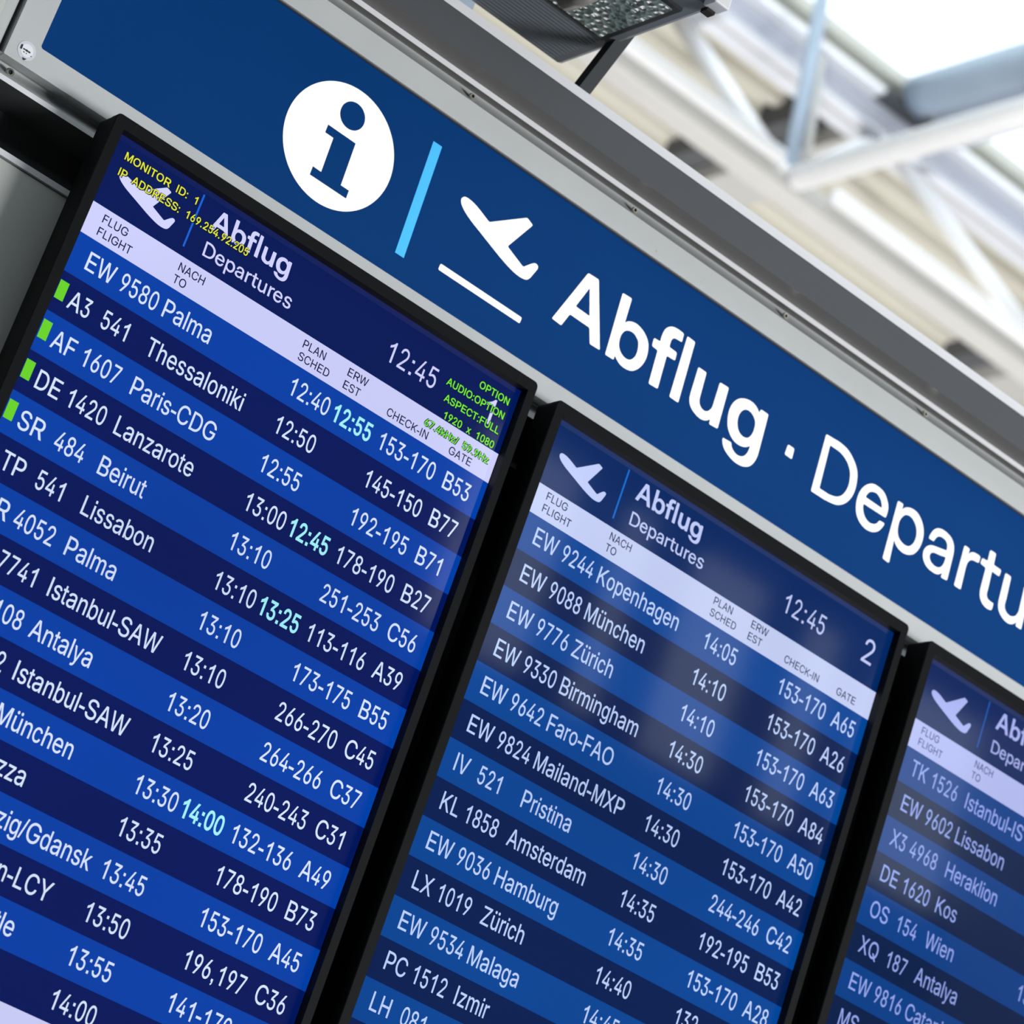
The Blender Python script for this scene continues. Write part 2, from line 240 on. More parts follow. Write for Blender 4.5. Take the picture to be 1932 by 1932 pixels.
FONT['R'] = (722, [[97,0,97,718,379,718,425,716,466,711,503,702,536,690,565,674,590,656,611,635,628,611,641,585,651,558,656,528,658,497,656,465,651,436,641,409,628,383,611,360,589,339,564,322,535,306,502,294,465,286,424,281,379,279,155,279,155,360,376,360,406,361,433,364,457,369,479,377,497,386,513,397,526,410,537,424,545,440,550,458,554,477,555,497,554,518,550,537,545,555,537,571,526,586,513,599,497,611,478,620,457,628,433,634,405,637,374,638,200,638,200,0],
 [568,0,370,323,487,323,688,0]])
FONT['U'] = (722, [[361,-12,334,-11,308,-8,283,-3,259,3,236,12,215,22,185,40,160,61,137,85,118,113,103,143,92,175,86,208,84,244,84,718,173,718,173,252,175,226,179,203,186,180,196,160,209,140,224,123,241,109,261,96,283,86,307,79,333,74,361,73,389,74,416,79,440,86,462,96,481,109,498,123,513,140,526,160,535,180,542,203,547,226,548,252,548,718,638,718,638,244,636,208,630,175,619,143,604,113,585,85,563,61,537,40,507,22,486,12,463,3,440,-3,415,-8,389,-11]])
FONT['F'] = (611, [[90,0,90,718,550,718,550,638,186,638,186,393,516,393,516,312,186,312,186,0]])
FONT['T'] = (611, [[43,638,43,718,568,718,568,638,350,638,350,0,262,0,262,638]])
FONT['Z'] = (611, [[58,0,58,66,381,544,427,608,475,671,485,641,398,638,311,638,56,638,56,718,553,718,553,652,235,182,187,114,136,47,126,77,212,80,298,80,557,80,557,0]])
FONT['G'] = (778, [[402,-10,369,-8,337,-5,306,2,277,10,250,22,223,35,199,51,176,70,155,90,136,112,119,137,103,163,90,192,79,222,71,253,65,287,61,322,60,359,61,396,65,431,71,464,79,496,90,526,103,555,119,581,136,606,155,628,176,648,198,667,223,683,249,696,276,708,304,716,334,723,364,726,396,728,426,727,454,723,482,718,509,711,535,701,559,690,582,677,603,662,623,646,641,628,657,608,672,588,684,566,695,542,703,518,709,492,610,492,604,509,596,525,588,541,579,555,569,568,558,581,545,592,532,603,518,612,504,620,488,627,471,633,454,637,436,641,417,643,397,643,364,641,332,635,302,625,274,610,248,592,225,570,204,544,187,514,177,492,169,468,163,443,158,416,156,388,155,359,156,329,158,301,163,274,169,250,177,226,187,204,205,175,225,149,249,126,275,108,304,93,335,83,367,77,402,75,433,76,462,81,490,89,515,100,539,115,559,132,577,151,592,174,605,199,613,226,619,255,620,286,649,281,423,281,423,361,715,361,715,282,714,253,710,226,705,199,697,174,687,151,674,128,660,107,644,88,626,70,607,54,586,39,563,27,539,15,514,6,488,-1,460,-6,431,-9]])
FONT['O'] = (778, [[389,-10,358,-8,328,-5,299,2,271,10,245,21,219,35,195,51,173,69,153,89,134,112,117,136,102,163,89,191,78,221,70,253,64,286,60,322,59,359,60,396,64,431,70,464,78,496,89,526,102,555,117,581,134,606,153,628,173,648,195,667,219,683,245,696,271,708,299,716,328,723,358,726,389,728,421,726,451,723,480,716,508,708,534,696,560,683,584,667,606,648,626,628,645,606,662,581,677,555,690,526,700,496,709,464,714,431,718,396,719,359,718,322,714,286,709,253,700,221,690,191,677,163,662,136,645,112,626,89,606,69,584,51,560,35,534,21,508,10,480,2,451,-5,421,-8],
 [389,75,422,77,453,83,482,93,510,107,535,125,558,148,578,173,596,203,605,225,613,249,620,274,624,301,627,329,628,359,627,389,624,417,620,444,613,469,605,493,596,515,578,545,558,570,535,593,510,611,482,625,453,635,422,641,389,643,357,641,326,635,297,625,269,611,243,592,220,570,200,544,183,514,173,492,165,469,159,443,154,417,152,388,151,359,152,329,154,301,159,274,165,249,173,225,183,204,200,174,220,148,243,126,269,107,297,93,326,83,357,77]])
FONT['Q'] = (778, [[358,225,456,225,539,120,560,92,683,-67,585,-67,504,38,483,65],
 [389,-10,358,-8,328,-5,299,2,271,10,245,21,219,35,195,51,173,69,153,89,134,112,117,136,102,163,89,191,78,221,70,253,64,286,60,322,59,359,60,396,64,431,70,464,78,496,89,526,102,555,117,581,134,606,153,628,173,648,195,667,219,683,245,696,271,708,299,716,328,723,358,726,389,728,421,726,451,723,480,716,508,708,534,696,560,683,584,667,606,648,626,628,645,606,662,581,677,555,690,526,700,496,709,464,714,431,718,396,719,359,718,322,714,286,709,253,700,221,690,191,677,163,662,136,645,112,626,89,606,69,584,51,560,35,534,21,508,10,480,2,451,-5,421,-8],
 [389,75,422,77,453,83,482,93,510,107,535,125,558,148,578,173,596,203,605,225,613,249,620,274,624,301,627,329,628,359,627,389,624,417,620,444,613,469,605,493,596,515,578,545,558,570,535,593,510,611,482,625,453,635,422,641,389,643,357,641,326,635,297,625,269,611,243,592,220,570,200,544,183,514,173,492,165,469,159,443,154,417,152,388,151,359,152,329,154,301,159,274,165,249,173,225,183,204,200,174,220,148,243,126,269,107,297,93,326,83,357,77]])
FONT['I'] = (278, [[93,718,187,718,187,0,93,0]])
FONT['J'] = (500, [[233,-10,206,-8,180,-3,156,4,134,15,114,29,95,46,79,66,66,89,55,114,48,142,43,172,42,205,42,244,123,244,123,205,125,174,131,147,140,124,153,105,170,90,188,79,210,73,233,70,257,73,278,79,296,90,313,105,326,124,335,147,341,174,343,205,343,718,424,718,424,205,423,172,418,142,411,114,401,89,387,66,371,46,352,29,332,15,310,4,286,-3,261,-8]])
FONT['L'] = (556, [[85,0,85,718,176,718,176,80,511,80,511,0]])
FONT['M'] = (833, [[80,0,80,718,201,718,368,264,381,224,397,173,413,118,426,69,407,69,421,117,438,171,454,223,467,264,632,718,753,718,753,0,669,0,669,411,669,461,670,520,671,583,672,645,680,645,660,578,639,512,620,454,604,411,453,0,379,0,226,411,211,453,192,510,171,575,148,645,158,645,159,587,160,525,161,464,162,411,162,0]])
FONT['W'] = (944, [[213,0,23,718,113,718,224,277,241,205,257,132,271,56,260,56,275,132,291,205,308,277,421,718,522,718,635,277,653,205,669,132,684,56,672,56,686,132,702,205,719,277,830,718,921,718,729,0,627,0,506,456,483,552,462,670,481,670,461,557,437,456,317,0]])
FONT['a'] = (556, [[228,-12,203,-11,179,-7,157,-1,135,7,115,18,97,30,81,46,68,63,57,82,50,104,45,127,43,152,45,174,48,194,54,212,62,227,72,241,83,253,96,263,111,273,127,280,143,287,161,293,179,297,255,310,334,320,348,322,360,325,371,328,379,332,385,336,390,343,393,350,394,359,394,362,393,378,390,393,386,407,381,419,374,430,365,439,355,447,343,454,329,460,314,464,297,466,279,467,261,466,244,464,228,460,213,455,200,448,188,441,177,433,168,425,160,415,153,406,147,396,143,386,59,411,69,434,81,455,96,473,112,488,130,502,149,513,169,522,190,530,212,535,233,539,255,542,277,543,341,535,359,531,376,525,392,518,408,509,423,498,437,485,449,469,460,452,469,432,476,409,480,383,481,355,481,0,395,0,395,73,389,73,360,35,349,25,337,17,323,9,308,1,290,-4,271,-9,251,-11],
 [243,64,267,65,288,69,308,75,326,83,341,93,355,104,367,117,376,132,384,147,389,162,393,178,394,195,394,268,371,257,330,248,286,242,251,237,192,224,179,219,167,212,157,205,148,197,141,187,135,176,132,163,131,148,132,135,135,123,139,112,146,102,153,93,163,86,173,79,185,74,198,70,213,66,227,65]])
FONT['b'] = (556, [[301,-12,279,-11,259,-7,241,-2,226,5,212,14,200,23,189,33,180,44,155,83,147,83,147,0,69,0,69,718,149,718,149,451,155,451,180,488,189,498,199,508,211,517,225,526,240,533,258,538,278,542,300,543,330,540,359,534,385,524,410,509,432,490,452,468,470,442,484,413,493,392,499,369,505,345,508,320,511,294,511,266,511,239,508,212,505,187,499,163,493,141,485,119,470,90,453,64,433,42,410,23,386,8,359,-3,331,-9],
 [289,66,311,68,331,73,349,81,366,93,381,107,394,124,405,143,414,165,421,188,426,213,429,240,430,267,429,295,426,321,421,346,414,369,405,390,394,409,381,425,367,439,350,451,331,459,311,464,289,465,266,464,246,459,228,451,211,440,196,427,184,411,173,392,164,371,157,348,152,323,149,296,148,267,149,238,152,211,157,186,164,162,173,141,184,122,197,106,212,92,228,80,247,72,267,68]])
FONT['d'] = (556, [[256,-12,226,-9,197,-3,171,8,146,23,124,42,104,64,86,90,72,119,63,141,57,163,51,187,48,212,45,239,45,266,45,294,48,320,51,345,57,369,64,392,72,413,87,442,104,468,124,490,146,509,171,524,198,534,226,540,256,543,278,542,298,538,316,533,331,526,345,517,357,508,367,498,376,488,401,451,407,451,407,718,487,718,487,0,410,0,410,83,402,83,376,44,367,33,356,23,344,14,331,5,315,-2,298,-7,278,-11],
 [268,66,290,68,310,72,328,80,345,92,359,106,372,122,383,141,392,162,399,186,404,211,407,238,408,267,407,296,404,323,399,348,393,371,384,392,373,411,360,427,345,440,328,451,310,459,290,464,268,465,245,464,225,459,206,451,189,439,175,425,162,409,151,390,142,369,135,346,130,321,127,295,126,267,127,240,130,213,135,188,142,165,151,143,162,124,175,107,190,93,207,81,225,73,246,68]])
FONT['e'] = (556, [[292,-12,255,-9,221,-3,190,8,161,23,135,42,113,65,93,90,77,120,68,141,60,163,54,187,50,211,48,237,47,264,48,291,50,316,54,341,60,365,67,387,76,409,92,439,111,465,133,488,158,507,186,523,216,534,248,540,282,543,304,542,325,539,345,534,366,528,386,519,405,509,423,496,439,481,455,464,469,444,481,422,492,398,500,371,506,341,510,309,511,274,511,239,103,239,103,312,465,312,426,285,425,311,422,335,417,358,410,379,401,398,390,415,376,430,361,443,345,453,326,460,305,465,282,466,260,465,238,460,219,453,201,442,186,430,172,415,160,399,150,380,142,361,137,341,133,320,132,298,132,251,133,222,137,196,143,172,152,150,163,130,176,113,191,99,208,87,227,77,247,70,269,66,292,65,308,66,322,67,336,70,349,74,361,80,373,86,383,94,393,103,402,113,409,124,415,136,421,149,502,128,495,108,486,89,475,72,461,55,446,41,429,27,410,16,389,6,367,-2,343,-7,318,-10]])
FONT['g'] = (556, [[271,-213,244,-212,219,-209,196,-204,175,-197,156,-189,138,-179,122,-168,108,-155,95,-142,84,-128,74,-113,66,-98,133,-57,159,-93,168,-102,178,-110,189,-118,202,-125,216,-130,232,-134,251,-137,271,-137,299,-135,325,-130,349,-120,369,-106,386,-88,398,-66,405,-39,407,-8,407,96,401,96,375,59,366,48,356,39,344,30,330,22,315,15,297,11,277,8,255,7,226,9,198,14,172,24,147,38,125,55,105,75,87,100,72,127,64,148,57,169,52,192,48,217,45,243,45,270,45,297,48,323,51,347,57,371,64,393,72,414,87,443,104,468,124,490,147,509,172,524,198,534,226,540,256,543,278,542,298,539,316,533,332,526,345,518,357,509,368,499,377,488,402,450,410,450,410,535,487,535,487,-13,485,-46,480,-76,471,-103,458,-127,442,-147,424,-165,403,-180,380,-192,355,-201,328,-207,300,-211],
 [268,83,290,85,310,89,328,96,345,106,359,119,372,134,383,151,392,171,399,193,405,217,408,243,409,272,408,300,405,326,400,350,393,372,384,393,373,411,360,427,345,441,329,452,310,459,290,464,268,465,246,464,225,459,207,451,190,440,175,426,162,409,151,391,142,370,135,348,130,324,127,299,126,272,127,244,130,219,135,195,142,173,151,153,162,135,175,120,190,107,207,97,226,89,246,85]])
FONT['h'] = (556, [[154,320,154,0,71,0,71,718,154,718,154,406,139,406,152,440,168,469,186,493,206,511,229,525,254,535,280,541,308,543,334,541,357,537,380,530,400,520,419,508,435,492,450,474,462,453,472,429,479,402,483,372,484,339,484,0,401,0,401,332,399,362,394,388,384,410,370,430,353,445,333,456,310,462,285,465,267,463,250,460,233,455,218,448,204,439,192,427,181,414,171,399,164,382,158,363,155,342]])
FONT['n'] = (556, [[154,320,154,0,71,0,71,535,152,535,152,406,139,406,152,440,168,469,186,493,206,511,229,525,254,535,280,541,309,543,334,541,358,537,380,530,400,520,419,508,435,492,450,474,462,453,472,429,479,402,483,372,485,339,485,0,402,0,402,332,400,362,394,388,384,410,370,430,353,445,333,456,311,462,285,465,267,463,250,460,234,455,218,448,204,439,192,427,181,414,171,399,164,382,159,363,155,342]])
FONT['o'] = (556, [[278,-12,244,-9,213,-3,183,8,156,23,132,42,110,65,91,91,75,120,66,141,59,164,53,187,49,212,47,238,46,265,47,292,49,318,53,343,59,367,66,389,75,411,91,440,110,466,132,489,156,508,183,523,213,534,244,540,278,543,311,540,343,534,373,523,400,508,425,489,446,466,465,440,481,411,490,389,497,367,503,343,507,318,509,292,510,265,509,238,507,212,503,187,497,164,490,141,481,120,465,91,446,65,425,42,400,23,373,8,343,-3,311,-9],
 [278,66,302,67,324,72,344,81,362,93,377,108,391,125,402,144,411,166,418,189,423,213,427,238,428,265,427,291,423,316,418,341,411,364,402,386,391,406,377,423,362,438,344,450,324,459,302,464,278,465,253,464,232,459,212,450,194,438,179,423,166,406,154,386,145,365,138,341,133,317,130,291,129,265,130,238,133,213,138,189,145,166,154,144,166,125,179,108,194,93,212,81,232,72,253,67]])
FONT['p'] = (556, [[69,-201,69,535,147,535,147,451,155,451,180,488,189,498,199,508,211,517,225,526,240,533,258,538,278,542,300,543,330,540,359,534,385,524,410,509,432,490,452,468,470,442,484,413,493,392,499,369,505,345,508,320,511,294,511,266,511,239,508,212,505,187,499,163,493,141,485,119,470,90,453,64,433,42,410,23,386,8,359,-3,331,-9,301,-12,279,-11,259,-7,242,-2,226,5,212,14,200,23,190,33,181,44,155,83,149,83,149,-201],
 [289,66,311,68,331,73,349,81,366,93,381,107,394,124,405,143,414,165,421,188,426,213,429,240,430,267,429,295,426,321,421,346,414,369,405,390,394,409,381,425,367,439,350,451,331,459,311,464,289,465,266,464,246,459,228,451,211,440,196,427,184,411,173,392,164,371,157,348,152,323,149,296,148,267,149,238,152,211,157,186,164,162,173,141,184,122,197,106,212,92,228,80,247,72,267,68]])
FONT['q'] = (556, [[487,-201,407,-201,407,83,401,83,376,44,367,33,356,23,344,14,331,5,315,-2,298,-7,278,-11,256,-12,226,-9,197,-3,171,8,146,23,124,42,104,64,86,90,72,119,63,141,57,163,51,187,48,212,45,239,45,266,45,294,48,320,51,345,57,369,64,392,72,413,87,442,104,468,124,490,146,509,171,524,198,534,226,540,256,543,278,542,298,538,316,533,331,526,345,517,357,508,367,498,376,488,402,451,410,451,410,535,487,535],
 [268,66,290,68,310,72,328,80,345,92,359,106,372,122,383,141,392,162,399,186,404,211,407,238,408,267,407,296,404,323,399,348,393,371,384,392,373,411,360,427,345,440,328,451,310,459,290,464,268,465,245,464,225,459,206,451,189,439,175,425,162,409,151,390,142,369,135,346,130,321,127,295,126,267,127,240,130,213,135,188,142,165,151,143,162,124,175,107,190,93,207,81,225,73,246,68]])
FONT['u'] = (556, [[247,-7,222,-6,198,-2,176,5,156,15,137,28,120,43,106,62,94,83,84,107,77,134,73,164,71,196,71,535,154,535,154,203,156,174,162,148,172,125,186,106,203,90,223,80,246,73,271,71,289,72,306,75,323,80,338,87,352,97,364,108,375,121,384,137,392,154,397,173,400,193,401,215,401,535,484,535,484,0,404,0,404,130,417,130,403,95,388,66,369,42,349,24,326,10,301,1,275,-5]])
FONT['ü'] = (556, [[247,-7,222,-6,198,-2,176,5,156,15,137,28,120,43,106,62,94,83,84,107,77,134,73,164,71,196,71,535,154,535,154,203,156,174,162,148,172,125,186,106,203,90,223,80,246,73,271,71,289,72,306,75,323,80,338,87,352,97,364,108,375,121,384,137,392,154,397,173,400,193,401,215,401,535,484,535,484,0,404,0,404,130,417,130,403,95,388,66,369,42,349,24,326,10,301,1,275,-5],
 [375,625,365,626,354,629,345,634,337,642,329,650,324,660,321,670,320,682,321,693,324,704,329,713,337,722,345,729,354,735,365,738,375,739,386,738,396,735,406,729,414,722,421,713,426,704,429,693,430,682,429,670,426,660,421,650,414,642,406,634,396,629,386,626],
 [181,625,170,626,159,629,150,634,142,642,135,650,130,660,126,670,125,682,126,693,130,704,135,713,142,722,150,729,159,735,170,738,181,739,191,738,202,735,211,729,219,722,226,713,231,704,234,693,235,682,234,670,231,660,226,650,219,642,211,634,202,629,191,626]])
FONT['c'] = (500, [[262,-12,230,-9,201,-3,173,8,148,23,124,42,104,65,86,91,71,120,62,141,55,164,50,187,46,212,44,238,43,265,44,292,46,318,50,343,55,367,62,389,71,411,86,440,104,466,124,489,148,508,173,523,201,534,230,540,262,543,279,542,296,540,313,537,329,532,344,526,358,520,372,512,385,502,398,492,409,481,420,468,429,454,438,440,445,424,452,408,457,391,383,370,367,408,341,439,306,459,262,465,239,464,219,459,200,450,183,438,169,423,156,406,146,386,137,365,130,341,125,317,123,291,122,265,123,238,125,213,130,189,137,166,146,144,156,125,169,108,183,93,200,81,219,72,239,67,262,66,307,73,342,93,368,125,384,165,459,145,453,127,447,110,440,94,431,79,422,65,411,53,399,41,387,30,374,20,360,12,345,5,329,-1,313,-6,297,-9,280,-11]])
FONT['k'] = (500, [[144,193,144,299,158,299,374,535,473,535,242,281,233,281],
 [69,0,69,718,149,718,149,0],
 [386,0,194,262,251,323,489,0]])
FONT['s'] = (500, [[249,-12,223,-11,198,-7,175,-2,154,5,134,14,115,25,99,38,85,53,72,71,62,90,54,110,49,133,129,150,135,130,144,112,156,97,170,85,187,76,205,69,226,65,248,64,274,66,297,70,317,78,335,88,349,100,359,114,365,129,367,145,366,158,362,171,356,182,348,192,337,200,324,208,308,214,290,219,204,240,171,250,143,262,119,277,99,294,84,313,73,335,66,360,64,386,66,409,70,430,78,450,89,468,103,485,119,499,137,512,158,523,180,531,204,538,229,541,256,543,282,542,306,538,328,533,348,526,366,516,382,506,397,493,409,479,421,463,430,446,438,428,444,409,367,391,361,406,354,420,344,433,332,445,318,456,301,463,280,468,257,469,234,468,214,464,196,457,179,447,166,435,156,422,151,407,149,391,150,377,154,364,161,353,170,343,182,335,197,327,215,320,235,315,314,295,348,286,376,273,400,259,420,242,434,223,445,201,452,177,454,150,452,127,447,106,439,85,428,66,414,49,397,34,378,21,356,9,332,0,306,-6,279,-10]])
FONT['v'] = (500, [[209,0,22,535,108,535,212,219,240,123,264,29,236,29,261,123,288,219,392,535,477,535,291,0]])
FONT['x'] = (500, [[28,0,226,308,226,241,38,535,132,535,195,431,237,358,274,291,232,291,267,358,308,431,372,535,464,535,275,238,275,302,472,0,379,0,305,120,264,192,228,256,270,256,236,192,196,120,121,0]])
FONT['y'] = (500, [[61,-196,79,-121,92,-123,103,-126,113,-127,124,-127,133,-126,143,-123,151,-118,160,-112,167,-104,175,-94,181,-82,188,-67,193,-50,209,-2,22,535,108,535,212,219,240,122,264,29,236,29,260,123,288,219,392,535,477,535,262,-82,254,-102,246,-120,237,-137,227,-151,216,-164,204,-175,192,-184,179,-192,165,-197,150,-201,134,-204,118,-205,83,-202]])
FONT['z'] = (500, [[55,0,55,65,334,451,334,456,63,456,63,535,437,535,437,467,166,85,166,80,445,80,445,0]])
FONT['f'] = (278, [[250,535,250,462,7,462,7,535],
 [88,0,88,609,89,631,92,651,98,669,105,686,114,700,124,713,135,723,148,732,162,739,176,744,190,747,205,748,244,744,266,735,249,661,236,666,213,669,199,668,187,664,177,658,169,649,163,638,159,625,156,609,155,591,155,0]])
FONT['t'] = (278, [[249,535,249,462,8,462,8,535],
 [79,665,154,665,154,138,155,121,157,107,161,96,166,86,174,79,183,74,195,71,208,70,226,72,247,76,260,2,235,-4,206,-6,177,-4,152,3,131,14,112,30,98,50,88,73,81,100,79,131]])
FONT['i'] = (222, [[68,519,156,519,156,0,68,0],
 [68,718,156,718,156,617,68,617]])
FONT['j'] = (222, [[70,535,151,535,151,-42,151,-66,148,-88,143,-109,135,-127,126,-144,115,-159,101,-172,86,-182,69,-191,50,-197,28,-200,5,-201,-13,-201,-13,-122,3,-122,19,-121,33,-117,45,-111,54,-101,61,-90,66,-76,69,-60,70,-41],
 [111,625,100,626,89,629,80,634,71,642,64,650,59,660,56,670,55,682,56,693,59,704,64,714,71,723,80,730,89,735,100,738,111,739,122,738,133,735,143,730,151,723,159,714,164,704,167,693,168,682,167,670,164,660,159,650,151,642,143,634,133,629,122,626]])
FONT['l'] = (222, [[66,718,154,718,154,0,66,0]])
FONT['m'] = (833, [[72,0,72,535,153,535,153,417,147,417,153,437,161,456,170,473,181,488,193,501,206,513,220,523,235,531,251,537,267,541,283,544,299,545,327,543,351,536,373,525,392,509,409,490,422,468,432,443,438,416,427,416,432,435,440,453,449,469,461,484,473,498,488,510,503,520,520,529,538,536,557,541,576,544,597,545,619,544,640,540,660,534,679,525,697,513,713,499,727,483,739,464,748,442,755,417,759,390,761,360,761,0,677,0,677,358,675,385,669,408,659,427,646,441,629,452,611,460,592,465,572,466,555,466,539,463,525,458,511,451,499,443,489,433,479,422,472,410,466,396,461,381,459,366,458,349,458,0,375,0,375,367,373,388,367,407,358,424,346,439,330,451,313,460,294,465,272,466,257,466,243,463,229,458,215,452,202,444,191,434,181,422,172,408,165,393,159,376,156,357,155,336,155,0]])
FONT['w'] = (722, [[175,0,29,535,111,535,170,302,196,193,223,58,210,58,236,190,263,302,321,535,403,535,460,302,486,192,512,58,498,58,526,191,552,302,611,535,693,535,547,0,469,0,406,242,388,318,370,396,352,477,370,477,352,396,334,317,316,242,253,0]])
FONT['r'] = (333, [[68,0,68,535,143,535,143,453,148,453,156,472,167,490,180,505,196,518,214,529,232,537,252,542,274,543,295,543,313,542,313,455,295,458,266,460,249,459,233,456,218,451,204,444,192,435,180,425,170,414,162,400,155,386,150,370,147,353,146,334,146,0]])
# outlines of the lettering and symbols on the sign, x, y, x, y ... (ten-thousandths of a screen width)
SIGN = {}
SIGN['A'] = [[11079,-5015,11089,-5033,11105,-5045,11126,-5049,11354,-5057,11375,-5054,11391,-5044,11403,-5026,11979,-3705,11983,-3687,11976,-3676,11958,-3672,11742,-3664,11721,-3667,11704,-3677,11693,-3695,11580,-3948,11568,-3965,11551,-3976,11530,-3980,11037,-3987,11017,-3983,11001,-3972,10991,-3954,10902,-3686,10892,-3668,10877,-3658,10856,-3656,10653,-3671,10635,-3676,10627,-3688,10630,-3707],
 [11259,-4735,11251,-4749,11242,-4749,11235,-4734,11080,-4255,11078,-4236,11086,-4225,11104,-4220,11439,-4210,11457,-4213,11464,-4224,11461,-4241]]
SIGN['b'] = [[12065,-5084,12067,-5104,12079,-5116,12098,-5120,12295,-5128,12314,-5125,12326,-5114,12331,-5094,12357,-4582,12360,-4565,12370,-4561,12384,-4571,12378,-4572,12399,-4597,12423,-4618,12450,-4635,12494,-4655,12540,-4671,12587,-4682,12634,-4687,12690,-4684,12746,-4674,12800,-4659,12853,-4640,12899,-4619,12943,-4593,12984,-4564,13022,-4532,13052,-4501,13078,-4467,13100,-4430,13117,-4392,13136,-4332,13151,-4270,13161,-4207,13163,-4144,13158,-4081,13147,-4019,13130,-3958,13106,-3900,13077,-3846,13042,-3794,13002,-3747,12956,-3706,12916,-3681,12871,-3663,12824,-3651,12777,-3643,12727,-3639,12677,-3640,12627,-3646,12578,-3658,12528,-3678,12481,-3704,12435,-3733,12416,-3749,12402,-3754,12394,-3749,12392,-3734,12394,-3693,12392,-3677,12382,-3666,12366,-3662,12188,-3657,12168,-3660,12155,-3672,12150,-3691],
 [12403,-4033,12388,-4077,12377,-4123,12371,-4169,12370,-4216,12374,-4255,12384,-4294,12397,-4332,12416,-4367,12435,-4391,12458,-4412,12485,-4429,12513,-4442,12548,-4453,12584,-4459,12620,-4461,12657,-4458,12693,-4448,12728,-4433,12761,-4414,12793,-4393,12813,-4375,12831,-4354,12846,-4332,12857,-4307,12873,-4261,12884,-4213,12892,-4165,12895,-4116,12893,-4077,12887,-4039,12876,-4001,12861,-3966,12844,-3938,12824,-3912,12800,-3890,12773,-3873,12742,-3860,12709,-3853,12675,-3851,12641,-3854,12603,-3862,12565,-3875,12529,-3892,12496,-3914,12467,-3938,12442,-3967,12420,-3999]]
SIGN['f'] = [[13462,-3656,13442,-3658,13430,-3670,13425,-3689,13377,-4406,13372,-4425,13360,-4438,13340,-4443,13234,-4450,13215,-4455,13202,-4467,13196,-4487,13187,-4608,13189,-4627,13200,-4640,13219,-4645,13329,-4650,13348,-4655,13360,-4668,13363,-4687,13360,-4696,13357,-4739,13356,-4783,13358,-4826,13362,-4867,13368,-4907,13377,-4947,13392,-4984,13411,-5015,13434,-5044,13461,-5069,13491,-5091,13521,-5109,13554,-5123,13589,-5133,13624,-5139,13687,-5144,13751,-5143,13815,-5139,13843,-5136,13863,-5132,13876,-5120,13881,-5100,13893,-4965,13891,-4945,13880,-4933,13861,-4929,13862,-4930,13828,-4930,13795,-4929,13761,-4926,13738,-4924,13714,-4920,13692,-4914,13671,-4904,13655,-4890,13642,-4873,13632,-4854,13626,-4834,13622,-4792,13622,-4749,13626,-4707,13629,-4699,13633,-4680,13645,-4667,13664,-4663,13826,-4656,13845,-4651,13858,-4639,13864,-4620,13877,-4501,13876,-4482,13865,-4469,13846,-4465,13675,-4456,13656,-4451,13645,-4439,13642,-4419,13688,-3702,13685,-3683,13674,-3670,13655,-3665]]
SIGN['l'] = [[13987,-5099,13990,-5118,14002,-5129,14021,-5132,14189,-5122,14208,-5117,14221,-5104,14225,-5085,14305,-3696,14302,-3677,14291,-3665,14272,-3662,14075,-3666,14056,-3671,14044,-3683,14039,-3702]]
SIGN['u'] = [[14514,-4623,14517,-4642,14529,-4654,14548,-4658,14724,-4657,14743,-4653,14756,-4641,14761,-4622,14795,-4104,14797,-4071,14801,-4038,14808,-4005,14818,-3974,14832,-3948,14849,-3923,14870,-3901,14893,-3883,14922,-3868,14954,-3857,14986,-3851,15019,-3850,15045,-3854,15070,-3864,15093,-3878,15113,-3895,15135,-3919,15154,-3947,15169,-3977,15180,-4008,15187,-4046,15189,-4086,15188,-4125,15186,-4165,15178,-4606,15182,-4626,15193,-4638,15212,-4643,15406,-4651,15425,-4648,15438,-4636,15443,-4617,15495,-3699,15492,-3679,15481,-3667,15462,-3662,15282,-3650,15263,-3652,15250,-3663,15244,-3682,15240,-3729,15236,-3746,15225,-3750,15211,-3741,15213,-3738,15187,-3713,15160,-3690,15130,-3672,15095,-3656,15058,-3645,15020,-3638,14982,-3636,14933,-3640,14885,-3648,14838,-3660,14791,-3675,14754,-3689,14716,-3706,14681,-3726,14649,-3750,14622,-3777,14598,-3807,14577,-3840,14561,-3875,14548,-3912,14541,-3952,14536,-3992,14533,-4032]]
